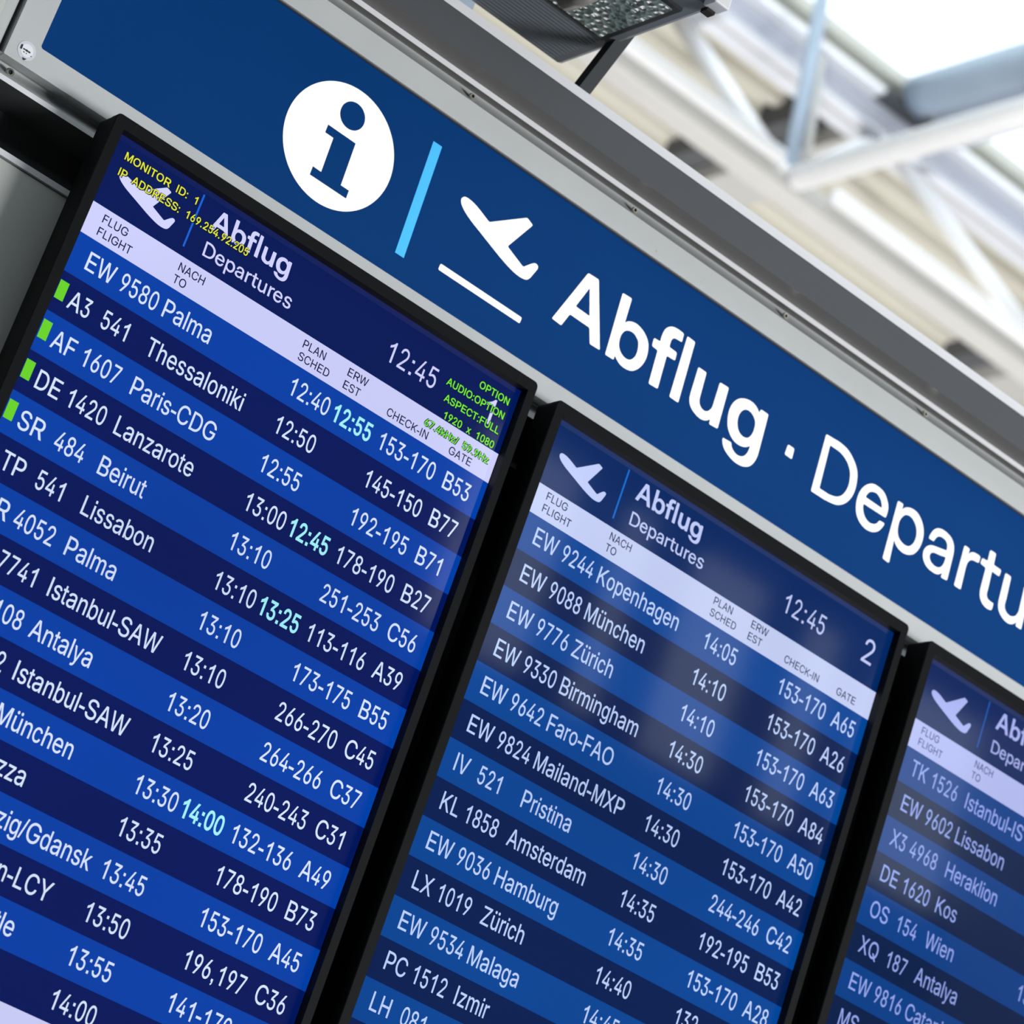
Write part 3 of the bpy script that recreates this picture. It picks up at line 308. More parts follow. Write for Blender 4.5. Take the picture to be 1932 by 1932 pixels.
SIGN['g'] = [[16435,-4627,16441,-4643,16453,-4652,16469,-4655,16638,-4654,16657,-4650,16670,-4638,16675,-4619,16732,-3779,16734,-3727,16736,-3675,16733,-3623,16726,-3572,16714,-3521,16699,-3471,16678,-3423,16651,-3379,16622,-3343,16587,-3311,16549,-3284,16508,-3262,16454,-3242,16399,-3229,16342,-3220,16285,-3216,16231,-3217,16177,-3222,16124,-3232,16071,-3245,16020,-3260,15970,-3278,15922,-3299,15875,-3323,15842,-3344,15812,-3368,15783,-3394,15758,-3424,15738,-3455,15722,-3488,15708,-3522,15711,-3526,15707,-3543,15713,-3555,15731,-3559,15931,-3570,15947,-3568,15961,-3560,15971,-3547,15966,-3550,15975,-3529,15987,-3510,16000,-3492,16022,-3471,16046,-3452,16072,-3436,16100,-3423,16133,-3411,16167,-3402,16202,-3397,16237,-3398,16272,-3403,16306,-3413,16339,-3428,16369,-3447,16395,-3472,16417,-3501,16434,-3533,16447,-3567,16459,-3615,16465,-3665,16467,-3716,16465,-3731,16464,-3748,16456,-3752,16441,-3744,16440,-3737,16410,-3710,16378,-3685,16344,-3665,16302,-3648,16259,-3635,16215,-3627,16170,-3623,16118,-3624,16066,-3629,16015,-3640,15966,-3657,15917,-3682,15870,-3712,15827,-3747,15787,-3785,15758,-3820,15733,-3858,15712,-3898,15694,-3939,15674,-3997,15658,-4056,15646,-4116,15640,-4176,15641,-4233,15647,-4290,15658,-4346,15675,-4400,15696,-4446,15722,-4488,15752,-4528,15787,-4564,15821,-4592,15859,-4616,15900,-4636,15942,-4653,15985,-4666,16030,-4676,16075,-4682,16121,-4684,16163,-4682,16206,-4676,16248,-4665,16288,-4651,16324,-4633,16358,-4611,16391,-4586,16398,-4576,16412,-4570,16422,-4574,16428,-4588],
 [15955,-4039,15940,-4085,15930,-4132,15924,-4180,15924,-4227,15928,-4264,15938,-4299,15952,-4333,15970,-4365,15987,-4390,16009,-4412,16033,-4431,16059,-4445,16093,-4456,16128,-4462,16164,-4463,16199,-4459,16234,-4449,16267,-4434,16298,-4416,16328,-4395,16351,-4375,16373,-4353,16391,-4329,16404,-4302,16418,-4256,16426,-4208,16430,-4159,16431,-4111,16427,-4071,16419,-4031,16407,-3993,16391,-3956,16376,-3931,16357,-3907,16335,-3887,16310,-3872,16279,-3860,16246,-3853,16212,-3850,16178,-3852,16144,-3859,16110,-3870,16078,-3886,16050,-3906,16020,-3934,15994,-3967,15972,-4002]]
SIGN['.'] = [[17432,-4277,17436,-4296,17449,-4308,17468,-4311,17595,-4309,17614,-4305,17627,-4293,17633,-4274,17648,-4086,17645,-4067,17634,-4056,17615,-4053,17458,-4059,17439,-4064,17427,-4076,17424,-4095]]
SIGN['D'] = [[18353,-5027,18356,-5047,18368,-5059,18387,-5064,18639,-5076,18692,-5080,18745,-5082,18799,-5082,18852,-5078,18911,-5072,18970,-5062,19028,-5049,19085,-5031,19145,-5004,19203,-4973,19259,-4938,19312,-4899,19361,-4860,19408,-4817,19450,-4770,19486,-4719,19514,-4665,19536,-4607,19552,-4548,19565,-4488,19575,-4428,19582,-4367,19584,-4306,19581,-4246,19573,-4186,19559,-4127,19541,-4070,19518,-4015,19494,-3969,19465,-3926,19433,-3886,19397,-3848,19362,-3816,19324,-3787,19283,-3762,19241,-3740,19197,-3723,19152,-3711,19106,-3702,19060,-3694,19003,-3685,18946,-3679,18889,-3673,18832,-3668,18452,-3664,18433,-3667,18420,-3679,18416,-3698],
 [18544,-4853,18546,-4872,18557,-4884,18576,-4887,18715,-4886,18767,-4886,18819,-4885,18871,-4880,18921,-4870,18976,-4855,19029,-4834,19081,-4810,19131,-4782,19172,-4755,19210,-4723,19245,-4688,19277,-4650,19300,-4616,19319,-4578,19334,-4539,19346,-4498,19358,-4451,19368,-4403,19373,-4354,19375,-4305,19373,-4258,19366,-4211,19356,-4165,19342,-4121,19325,-4080,19306,-4041,19282,-4005,19255,-3971,19224,-3944,19191,-3920,19154,-3900,19117,-3883,19076,-3869,19033,-3858,18990,-3850,18947,-3842,18922,-3839,18896,-3837,18870,-3836,18844,-3836,18649,-3835,18630,-3838,18617,-3850,18612,-3869]]
SIGN['e'] = [[20620,-4143,20639,-4147,20651,-4159,20654,-4179,20657,-4203,20658,-4262,20654,-4321,20644,-4379,20630,-4418,20610,-4456,20586,-4491,20559,-4524,20527,-4560,20492,-4594,20455,-4624,20414,-4648,20364,-4669,20312,-4683,20258,-4692,20204,-4697,20155,-4698,20105,-4696,20056,-4689,20009,-4675,19962,-4651,19919,-4622,19879,-4588,19843,-4549,19810,-4507,19783,-4460,19760,-4411,19742,-4361,19729,-4309,19721,-4257,19718,-4203,19719,-4150,19724,-4093,19734,-4036,19749,-3980,19768,-3926,19787,-3883,19811,-3843,19839,-3805,19870,-3770,19907,-3739,19946,-3711,19988,-3687,20033,-3667,20082,-3650,20133,-3637,20185,-3629,20237,-3626,20288,-3630,20339,-3638,20388,-3652,20436,-3670,20471,-3687,20504,-3709,20534,-3734,20562,-3761,20585,-3789,20604,-3819,20621,-3850,20636,-3883,20648,-3913,20658,-3944,20667,-3975,20664,-3973,20666,-3992,20657,-4002,20639,-4005,20544,-4001,20523,-3996,20505,-3985,20493,-3968,20498,-3971,20487,-3944,20473,-3918,20455,-3894,20435,-3874,20411,-3856,20386,-3841,20359,-3830,20324,-3820,20289,-3813,20252,-3811,20217,-3813,20178,-3822,20140,-3835,20105,-3853,20071,-3874,20042,-3898,20015,-3926,19992,-3957,19971,-3989,19955,-4023,19942,-4058,19932,-4094,19934,-4098,19932,-4116,19940,-4128,19958,-4132],
 [19960,-4295,19942,-4298,19935,-4310,19938,-4328,19936,-4332,19948,-4369,19962,-4405,19982,-4438,20001,-4460,20024,-4479,20049,-4495,20076,-4508,20109,-4520,20144,-4530,20179,-4535,20215,-4534,20255,-4524,20293,-4509,20330,-4488,20364,-4465,20389,-4443,20410,-4417,20429,-4389,20447,-4361,20455,-4344,20461,-4325,20465,-4307,20461,-4310,20462,-4297,20456,-4290,20445,-4288]]
SIGN['p'] = [[20859,-4648,20862,-4667,20873,-4679,20892,-4683,20995,-4684,21015,-4680,21027,-4668,21031,-4649,21035,-4564,21038,-4548,21046,-4546,21057,-4557,21052,-4560,21071,-4589,21092,-4616,21117,-4638,21155,-4663,21196,-4683,21238,-4699,21282,-4709,21331,-4716,21380,-4717,21430,-4714,21478,-4705,21524,-4689,21569,-4669,21612,-4643,21652,-4614,21692,-4579,21730,-4541,21763,-4499,21793,-4454,21816,-4410,21835,-4363,21849,-4315,21859,-4266,21865,-4208,21866,-4149,21863,-4090,21854,-4032,21841,-3977,21823,-3923,21799,-3871,21771,-3822,21741,-3784,21707,-3750,21668,-3721,21627,-3697,21579,-3676,21529,-3661,21478,-3651,21426,-3647,21373,-3649,21320,-3657,21268,-3670,21218,-3688,21177,-3710,21139,-3738,21104,-3769,21098,-3780,21083,-3788,21074,-3783,21073,-3766,21117,-3267,21115,-3248,21104,-3237,21086,-3235,20946,-3245,20926,-3250,20914,-3262,20909,-3282],
 [21099,-4025,21082,-4077,21070,-4129,21063,-4183,21061,-4237,21066,-4282,21076,-4326,21091,-4369,21111,-4410,21130,-4439,21153,-4466,21180,-4489,21210,-4507,21245,-4520,21281,-4527,21318,-4529,21355,-4525,21398,-4514,21440,-4497,21480,-4476,21517,-4450,21550,-4422,21580,-4389,21605,-4354,21626,-4316,21643,-4270,21656,-4223,21663,-4174,21665,-4125,21662,-4081,21654,-4038,21640,-3995,21621,-3956,21600,-3924,21574,-3896,21543,-3872,21510,-3853,21472,-3841,21432,-3835,21391,-3835,21351,-3839,21307,-3848,21265,-3862,21225,-3880,21188,-3903,21159,-3928,21135,-3958,21114,-3990]]
SIGN['a'] = [[22067,-4328,22048,-4331,22038,-4343,22037,-4362,22034,-4357,22038,-4386,22043,-4414,22050,-4443,22062,-4478,22074,-4513,22090,-4547,22109,-4578,22128,-4603,22150,-4626,22174,-4647,22201,-4664,22233,-4680,22267,-4692,22303,-4701,22338,-4706,22381,-4709,22424,-4708,22467,-4705,22510,-4699,22551,-4691,22592,-4682,22631,-4670,22669,-4652,22702,-4630,22733,-4604,22762,-4574,22788,-4543,22804,-4519,22817,-4494,22827,-4467,22836,-4440,22845,-4407,22852,-4373,22857,-4339,22861,-4304,22894,-3712,22892,-3693,22881,-3680,22862,-3675,22733,-3665,22714,-3667,22702,-3678,22699,-3697,22702,-3756,22700,-3773,22691,-3777,22677,-3768,22677,-3760,22650,-3731,22620,-3704,22586,-3684,22545,-3669,22502,-3661,22459,-3658,22415,-3657,22362,-3659,22310,-3665,22258,-3675,22208,-3690,22171,-3706,22137,-3728,22105,-3753,22075,-3780,22055,-3801,22036,-3823,22021,-3848,22010,-3874,22000,-3908,21994,-3943,21993,-3979,21996,-4014,22006,-4047,22020,-4079,22039,-4108,22060,-4135,22084,-4159,22110,-4180,22139,-4197,22169,-4212,22219,-4228,22270,-4239,22322,-4249,22374,-4259,22442,-4273,22511,-4286,22579,-4299,22613,-4306,22631,-4313,22640,-4327,22639,-4347,22643,-4344,22637,-4375,22630,-4406,22619,-4436,22607,-4457,22593,-4477,22575,-4495,22556,-4510,22530,-4522,22503,-4531,22475,-4536,22446,-4539,22416,-4539,22385,-4537,22355,-4532,22326,-4524,22307,-4517,22290,-4507,22273,-4495,22259,-4481,22245,-4466,22234,-4448,22225,-4430,22216,-4411,22209,-4391,22203,-4371,22197,-4350,22200,-4354,22193,-4340,22182,-4332,22167,-4329],
 [22641,-4159,22658,-4159,22668,-4151,22672,-4135,22674,-4140,22676,-4114,22676,-4088,22675,-4062,22672,-4032,22668,-4002,22662,-3973,22651,-3944,22637,-3917,22620,-3891,22600,-3868,22577,-3848,22552,-3834,22524,-3823,22495,-3817,22465,-3813,22432,-3812,22399,-3814,22366,-3819,22334,-3827,22308,-3837,22282,-3849,22258,-3865,22237,-3883,22222,-3901,22209,-3922,22200,-3944,22195,-3968,22196,-3989,22200,-4010,22208,-4030,22220,-4047,22236,-4063,22256,-4076,22277,-4086,22299,-4094,22344,-4104,22391,-4111,22437,-4116,22483,-4124,22530,-4133,22577,-4144,22624,-4155]]
SIGN['r'] = [[23113,-4655,23116,-4675,23128,-4687,23147,-4690,23251,-4689,23270,-4685,23282,-4673,23286,-4654,23287,-4565,23290,-4549,23297,-4547,23308,-4559,23302,-4558,23317,-4584,23335,-4609,23357,-4629,23385,-4647,23416,-4661,23448,-4671,23481,-4677,23525,-4681,23570,-4681,23614,-4679,23624,-4676,23643,-4672,23655,-4660,23659,-4640,23660,-4546,23656,-4527,23644,-4514,23625,-4509,23622,-4510,23584,-4507,23546,-4504,23508,-4499,23485,-4494,23462,-4489,23440,-4480,23420,-4469,23399,-4453,23380,-4435,23364,-4414,23351,-4392,23340,-4364,23333,-4334,23329,-4304,23326,-4273,23324,-4244,23325,-4215,23326,-4187,23329,-4158,23359,-3711,23356,-3692,23345,-3681,23326,-3677,23178,-3679,23158,-3683,23146,-3695,23142,-3715]]
SIGN['t'] = [[23899,-4932,23902,-4952,23914,-4964,23933,-4968,24055,-4968,24075,-4964,24088,-4953,24093,-4933,24109,-4725,24115,-4705,24127,-4693,24147,-4689,24344,-4686,24363,-4681,24375,-4669,24378,-4650,24375,-4556,24370,-4537,24358,-4526,24338,-4523,24151,-4530,24132,-4527,24121,-4516,24119,-4497,24151,-4058,24149,-4027,24149,-3996,24152,-3965,24161,-3936,24176,-3911,24194,-3889,24217,-3871,24243,-3859,24289,-3849,24337,-3846,24385,-3846,24399,-3850,24418,-3845,24429,-3832,24433,-3812,24431,-3707,24427,-3687,24415,-3674,24395,-3668,24386,-3662,24341,-3655,24297,-3650,24252,-3652,24209,-3659,24166,-3671,24125,-3687,24087,-3708,24055,-3732,24026,-3759,24000,-3791,23979,-3824,23961,-3864,23949,-3906,23941,-3949,23933,-3993,23917,-4481,23912,-4501,23900,-4514,23881,-4520,23756,-4533,23737,-4538,23726,-4551,23724,-4571,23728,-4640,23733,-4660,23746,-4672,23765,-4676,23876,-4680,23896,-4684,23907,-4696,23910,-4716]]
SIGN['v'] = [[24540,-4655,24543,-4674,24555,-4686,24574,-4689,24695,-4686,24714,-4681,24727,-4669,24732,-4650,24770,-4131,24768,-4084,24768,-4037,24772,-3990,24784,-3946,24801,-3914,24823,-3886,24851,-3863,24881,-3844,24921,-3829,24964,-3820,25007,-3817,25050,-3821,25090,-3832,25128,-3849,25162,-3873,25192,-3901,25215,-3934,25231,-3970,25242,-4009,25252,-4048,25213,-4647,25216,-4666,25227,-4678,25246,-4682,25367,-4680,25387,-4676,25399,-4664,25404,-4645,25465,-3714,25462,-3695,25451,-3683,25432,-3680,25316,-3682,25297,-3686,25286,-3698,25281,-3716,25279,-3760,25276,-3776,25267,-3779,25255,-3770,25254,-3764,25230,-3735,25204,-3709,25174,-3686,25142,-3666,25108,-3650,25072,-3639,25036,-3633,24989,-3632,24943,-3637,24897,-3647,24852,-3660,24808,-3676,24765,-3697,24725,-3721,24687,-3749,24659,-3776,24633,-3806,24612,-3839,24596,-3874,24580,-3932,24571,-3992,24565,-4052,24561,-4113]]
SIGN['i'] = [[4221,-4514,4930,-4504,4963,-3539,5174,-3537,5176,-3354,4250,-3358,4246,-3548,4459,-3543,4434,-4329,4220,-4332]]
SIGN['o'] = [[4368,-4874,4357,-4927,4353,-4982,4357,-5037,4368,-5091,4383,-5131,4405,-5168,4433,-5201,4465,-5228,4503,-5249,4544,-5264,4588,-5273,4631,-5274,4678,-5268,4723,-5256,4766,-5237,4807,-5213,4843,-5185,4875,-5153,4903,-5116,4923,-5076,4937,-5033,4945,-4989,4945,-4943,4936,-4900,4916,-4852,4889,-4806,4854,-4766,4814,-4733,4771,-4711,4723,-4698,4674,-4693,4625,-4694,4581,-4702,4538,-4717,4497,-4737,4459,-4761,4430,-4784,4404,-4810,4382,-4840]]
SIGN['|'] = [[6548,-5560,6779,-5561,6866,-2952,6634,-2953]]
SIGN['P'] = [[7631,-4770,7626,-4786,7622,-4803,7622,-4820,7626,-4836,7635,-4854,7647,-4871,7661,-4886,7678,-4897,7700,-4906,7724,-4911,7748,-4913,7772,-4914,7814,-4912,7856,-4908,7898,-4902,7939,-4894,7984,-4883,8030,-4871,8074,-4857,8119,-4842,8391,-4741,8412,-4736,8433,-4739,8452,-4749,9207,-5296,9226,-5306,9247,-5309,9268,-5304,9393,-5257,9409,-5246,9414,-5232,9409,-5213,9045,-4528,9039,-4510,9045,-4495,9061,-4485,9514,-4314,9535,-4310,9555,-4315,9572,-4327,9598,-4357,9649,-4413,9702,-4466,9758,-4515,9776,-4525,9796,-4531,9817,-4532,9837,-4531,9852,-4526,9866,-4517,9878,-4505,9886,-4491,9890,-4475,9890,-4457,9886,-4440,9883,-4423,9806,-4209,9800,-4192,9793,-4176,9785,-4160,9775,-4145,9762,-4130,9749,-4115,9734,-4102,9717,-4092,9692,-4082,9666,-4074,9639,-4070,9612,-4067,9566,-4064,9519,-4063,9473,-4065,9427,-4069,9363,-4079,9300,-4092,9238,-4106,9175,-4122,9110,-4139,9045,-4158,8980,-4178,8915,-4198,8036,-4505,7984,-4527,7931,-4549,7879,-4573,7828,-4599,7790,-4620,7754,-4642,7719,-4667,7686,-4693,7669,-4710,7655,-4728,7642,-4748]]
SIGN['_'] = [[7697,-3278,7702,-3297,7715,-3309,7734,-3313,9900,-3301,9919,-3297,9931,-3285,9934,-3266,9932,-3192,9928,-3173,9916,-3161,9897,-3157,7726,-3165,7707,-3169,7696,-3181,7693,-3201]]

# ------------------------------------------------------------------ glyphs (drawn outlines, filled to flat lettering)
def pairs(v, k=1.0): return [(v[i] * k, v[i + 1] * k) for i in range(0, len(v), 2)]
def fill(polys, offset=0.0):
    cu = bpy.data.curves.new('glyph', 'CURVE'); cu.dimensions = '2D'; cu.fill_mode = 'FRONT'; cu.offset = offset
    for p in polys:
        sp = cu.splines.new('POLY'); sp.points.add(len(p) - 1)
        for q, (x, y) in zip(sp.points, p): q.co = (x, y, 0, 1)
        sp.use_cyclic_u = True
    o = bpy.data.objects.new('glyph', cu); COL.objects.link(o)
    me = o.to_mesh(); r = ([(v.co.x, v.co.y) for v in me.vertices], [tuple(f.vertices) for f in me.polygons])
    o.to_mesh_clear(); bpy.data.objects.remove(o); bpy.data.curves.remove(cu)
    return r
from mathutils.geometry import delaunay_2d_cdt
def winding(p, polys):
    n = 0; x, y = p
    for q in polys:
        for i in range(len(q)):
            (x0, y0), (x1, y1) = q[i - 1], q[i]
            if (y0 <= y) != (y1 <= y):
                xx = x0 + (y - y0) * (x1 - x0) / (y1 - y0)
                if xx > x: n += 1 if y1 > y0 else -1
    return n
def embolden(q, d):
    out = []
    for i in range(len(q)):
        a, b, c = Vector(q[i - 1]), Vector(q[i]), Vector(q[(i + 1) % len(q)])
        u = (b - a).normalized(); v = (c - b).normalized()
        n1 = Vector((-u.y, u.x)); n2 = Vector((-v.y, v.x)); m = n1 + n2
        if m.length < 0.3: out.append(tuple(b + n1 * d)); continue
        m.normalize(); out.append(tuple(b + m * min(d / max(0.4, m.dot(n1)), d * 2, key=abs) if d else b))
    return out
_gc = {}
def glyph(ch, bold=0):
    """letter outlines, overlaps merged by winding number, as triangles"""
    k = (ch, bold)
    if k not in _gc:
        polys = [pairs(p) for p in FONT[ch][1]]
        if bold: polys = [embolden(q, bold) for q in polys]
        vs, ed = [], []
        for q in polys:
            n = len(vs); vs += [Vector(p) for p in q]; ed += [(n + i, n + (i + 1) % len(q)) for i in range(len(q))]
        V_, E_, F_, _, _, _ = delaunay_2d_cdt(vs, ed, [], 0, 0.01)
        fs = []
        for f in F_:
            c = (sum(V_[i].x for i in f) / len(f), sum(V_[i].y for i in f) / len(f))
            if winding(c, polys) != 0: fs.append(tuple(f))
        _gc[k] = ([(v.x, v.y) for v in V_], fs)
    return _gc[k]
LS, DS = 0.0415 / 0.0514, 0.0403 / 0.0514
def text(mb, s, x, y, cap, hs=None, bold=0, z=-0.0008, fx=None, right=False, ls=None, ds=None):
    """adds lettering to mb: x left edge, y baseline, cap height, all in milli-widths"""
    v = cap / 718.0; ls = ls or hs or LS; ds = ds or hs or DS
    if right:
        tot = sum((278 if c == ' ' else FONT[c][0]) * v * (ds if c.isdigit() else ls) for c in s); x -= tot
    for c in s:
        if c == ' ': x += 278 * v * ls; continue
        k = v * (ds if c.isdigit() else ls)
        vs, fs = glyph(c, bold)
        fxx = fx or (lambda a, b: (a, b))
        pts = [fxx(x + px * k, y - py * v) for px, py in vs]
        mb.add([W(a / 1000, b / 1000, z) for a, b in pts], fs)
        x += FONT[c][0] * k
    return x
SG = {k: [pairs(p, 0.0001) for p in v] for k, v in SIGN.items()}
SF = {k: fill(v) for k, v in SG.items()}
def sign_shape(mb, k, f, z):
    vs, fs = SF[k]; mb.add([W(*f(x, y), z) for x, y in vs], fs)
    return mb

# ================================================================== THE SETTING
def struct(mb, name, mat, **k): return mb.build(name, mat, kind='structure', **k)
struct(MB().box((-14, -16.3, -0.2), (16.3, 24, 0)), 'floor', M['floor'])
struct(MB().box((-14.3, -16.3, 0), (-14, 24, 11.2)), 'wall_left', M['wall_light'])
struct(MB().box((-14.3, 24, 0), (16.3, 24.3, 11.2)), 'wall_front', M['wall_light'])
# rear wall: dark cladding, a clerestory band of glass under the roof on the right half
wb = MB().box((-14.3, -16.3, 0), (16.3, -16, 8.55)).box((-14.3, -16.3, 10.45), (16.3, -16, 11.2)).box((-14.3, -16.3, 8.55), (10.0, -16, 10.45))
wallb = struct(wb, 'wall_back', M['wall'])
mm = MB(); x = 10.0
for i, wd in enumerate((1.1, 0.8, 1.3, 0.9)):
    x += wd; mm.box((x, -16.2, 8.55), (x + 0.35, -15.95, 10.45))
mm.build('clerestory_mullion', M['wall'], wallb)
struct(MB().box((10.0, -16.16, 8.55), (16.3, -16.14, 10.45)), 'window_1', M['glass'])
struct(MB().box((16, -16.3, 0), (16.3, 24, 11.2)), 'wall_right', M['wall_light'])

# roof deck: trapezoidal sheet, ribs along X, between the skylight bands
def deck(mb, x0, x1, y0, y1, h=11.0, per=0.26, amp=0.055):
    ys = []; y = y0
    while y < y1 - 1e-6:
        for a, z in ((0, 0), (0.32, 0), (0.42, amp), (0.9, amp)):
            if y + a * per < y1: ys.append((y + a * per, h + z))
        y += per
    ys.append((y1, h))
    mb.loft([[(x0, a, b) for a, b in ys], [(x1, a, b) for a, b in ys]], closed=False)
    return mb
BANDS = [(-13.2, -10.4), (-6.2, -2.2), (0.6, 3.2), (7.3, 10.43)]      # skylight bands
dk = MB(); edges = [-16.3] + [v for b in BANDS for v in b] + [24.0]
for i in range(0, len(edges), 2): deck(dk, -14.3, 16.3, edges[i], edges[i + 1])
dk.box((-14.3, -16.3, 11.12), (16.3, edges[1], 11.2))
for i in range(2, len(edges), 2): dk.box((-14.3, edges[i], 11.12), (16.3, edges[i + 1], 11.2))
ceil = struct(dk, 'ceiling', M['deck'])
cu = MB()
for a, b in BANDS:
    for y in (a, b): cu.box((-14.3, y - 0.02, 10.985), (16.3, y + 0.02, 11.015))
    cu.box((-14.3, a - 0.26, 10.972), (16.3, a + 0.02, 10.984)).box((-14.3, b - 0.02, 10.972), (16.3, b + 0.30, 10.984))
cu.build('skylight_curb', M['truss'], ceil)
for k, (a, b) in enumerate(BANDS): struct(MB().box((-14.3, a + 0.02, 11.020), (16.3, b - 0.02, 11.028)), 'window_%d' % (k + 2), M['glass'])

# cross beams that divide the skylight band seen in the picture
def cross_beam(x, label):
    t = thing('skylight_beam', (x, 8.9, 10.9), label, 'beam')
    a = MB().tube((x, 7.2, 11.06), (x, 10.33, 11.06), 0.135, 16); a.build('tube', M['tube'], t, smooth=True)
    MB().box((x + 0.16, 7.2, 10.93), (x + 0.42, 10.33, 11.06)).build('glazing_bar', M['beam'], t)
    MB().box((x - 0.20, 10.36, 10.965), (x + 0.22, 10.62, 11.0)).build('bearing_plate', M['slot_shade'], t, label='dark bearing plate under the tube end')
cross_beam(8.73, 'thick blue grey tube crossing the skylight above the white truss node')
cross_beam(11.9, 'blue grey tube crossing the skylight beyond the right edge')
MB().box((8.17, 8.55, 10.9), (8.5, 8.98, 11.1))

# edge purlin under the deck beside the skylight
t = thing('edge_purlin', (8, 10.47, 10.7), 'pale blue grey steel purlin running beside the skylight under the roof deck', 'beam')
MB().box((-14, 10.34, 10.68), (16, 10.60, 10.70)).box((-14, 10.58, 10.70), (16, 10.60, 10.96)).box((-14, 10.50, 10.94), (16, 10.58, 10.96)).build('channel', M['beam'], t)
MB().box((-14, 10.44, 10.665), (16, 10.455, 10.68)).build('seam', M['chord'], t)
# joists under the deck, dark boxes painted in for the shadow gaps above them
for x, lb in ((8.5, 'grey roof joist above the white truss node with painted shadow gaps over it'), (11.25, 'grey roof joist near the right edge above the graphite fascia')):
    t = thing('roof_joist', (x, 12.0, 10.8), lb, 'beam')
    MB().box((x + 0.06, 10.62, 10.74), (x + 0.42, 14.5, 10.90)).build('flange', M['chord'], t)
    MB().box((x - 0.12, 10.95, 10.86), (x + 0.1, 11.42, 11.04)).build('slot_shade', M['slot_shade'], t)
    MB().box((x - 0.12, 11.95, 10.86), (x + 0.1, 12.35, 11.04)).build('slot_shade', M['slot_shade'], t)

# truss: bottom chord, node, struts up to the purlin
t = thing('roof_truss', (7.49, 9.55, 9.5), 'white tubular roof truss with a bright beam and diagonals meeting in one node', 'truss')
N0 = Vector((7.49, 9.55, 9.5))
MB().tube((-14, 9.50, 9.56), (7.32, 9.50, 9.56), 0.05, 12).tube((7.75, 9.50, 9.56), (16, 9.50, 9.56), 0.05, 12).build('chord_lit_edge', M['truss'], t, smooth=True)  # white tube puts the chord's skylit top surface into colour
MB().box((-14, 9.53, 9.43), (16, 9.74, 9.56)).build('bottom_chord', M['chord'], t, bevel=0.02)
MB().tube(N0 + Vector((0.0, -0.03, 0.03)), (7.43, 4.2, 9.5), 0.075, 14).build('main_beam', M['truss'], t, smooth=True)
MB().tube(N0 + Vector((0.02, 0, 0.04)), (8.62, 10.5, 10.68), 0.07, 12).build('diagonal', M['truss'], t, smooth=True)
MB().tube(N0 + Vector((-0.08, 0, 0.0)), (7.15, 10.72, 10.72), 0.06, 12).build('diagonal', M['truss'], t, smooth=True)
MB().tube(N0 + Vector((-0.04, 0, 0.0)), (7.65, 10.09, 11.0), 0.045, 12).build('post', M['tube'], t, smooth=True, label='blue grey post leaning up to the skylight')
MB().tube(N0 + Vector((0.06, 0, 0.05)), (7.86, 10.2, 10.75), 0.025, 10).build('tie_rod', M['chord'], t, smooth=True)
MB().tube((9.95, 9.6, 9.5), (8.85, 10.5, 10.72), 0.055, 12).build('diagonal', M['truss'], t, smooth=True)
MB().tube((5.2, 9.6, 9.5), (6.6, 10.6, 10.72), 0.055, 12).build('diagonal', M['truss'], t, smooth=True)
MB().tube((9.95, 9.6, 9.5), (11.4, 10.5, 10.72), 0.055, 12).build('diagonal', M['truss'], t, smooth=True)
MB().tube((9.9, 9.55, 9.5), (9.9, 4.2, 9.5), 0.075, 14).build('main_beam', M['truss'], t, smooth=True)
MB().tube((5.0, 9.55, 9.5), (5.0, 4.2, 9.5), 0.075, 14).build('main_beam', M['truss'], t, smooth=True)

# ================================================================== THE SIGN
ZS = 0.08                                  # depth of the sign's face
sign = thing('information_sign', W(1.7, -0.43, ZS), 'long dark blue overhead sign with white information disc and large white lettering', 'sign')
XR = 3.75
def strip(name, mat, pts, x0, x1, parent, label=None, smooth=False):
    """profile pts (apparent y on the sign plane, depth z) swept from x0 to x1"""
    prof = [(app(0, ya, z, ZS)[1], z) for ya, z in pts]
    mb = MB(); mb.loft([[W(x0, y, z) for y, z in prof], [W(x1, y, z) for y, z in prof]], closed=False)
    return mb.build(name, mat, parent, label=label, smooth=smooth)
# frame ring round the blue panel
def ring(mb, o, i, z, r=0.006):
    (ox0, oy0, ox1, oy1), (ix0, iy0, ix1, iy1) = o, i
    def rr(x0, y0, x1, y1, r, n=5):
        pts = []
        for cx, cy, a0 in ((x1 - r, y0 + r, -90), (x1 - r, y1 - r, 0), (x0 + r, y1 - r, 90), (x0 + r, y0 + r, 180)):
            for k in range(n + 1):
                a = math.radians(a0 + 90 * k / n); pts.append((cx + r * math.cos(a), cy + r * math.sin(a)))
        return pts
    return rr(ox0, oy0, ox1, oy1, 0.002), rr(ix0, iy0, ix1, iy1, r)
oo, ii = ring(None, (-0.2465, -0.6810, XR, -0.1937), (-0.1860, -0.6225, XR - 0.06, -0.2440), ZS)
mb = MB()
mb.loft([[W(x, y, ZS + 0.03) for x, y in oo], [W(x, y, ZS) for x, y in oo], [W(x, y, ZS) for x, y in ii], [W(x, y, ZS + 0.006) for x, y in ii]])
mb.build('frame', M['frame'], sign)
MB().box(W(-0.19, -0.240, ZS + 0.010), W(XR - 0.055, -0.63, ZS + 0.006)).build('blue_panel', M['blue'], sign, label='deep blue panel')
# dark strip painted in for the shadow gap along the top inner edge
MB().box(W(-0.186, -0.6215, ZS + 0.004), W(XR - 0.06, -0.6180, ZS + 0.0058)).build('gasket_and_gap_shade', M['gasket_and_gap_shade'], sign)
zt = ZS + 0.0054
idf = lambda x, y: (x, y)
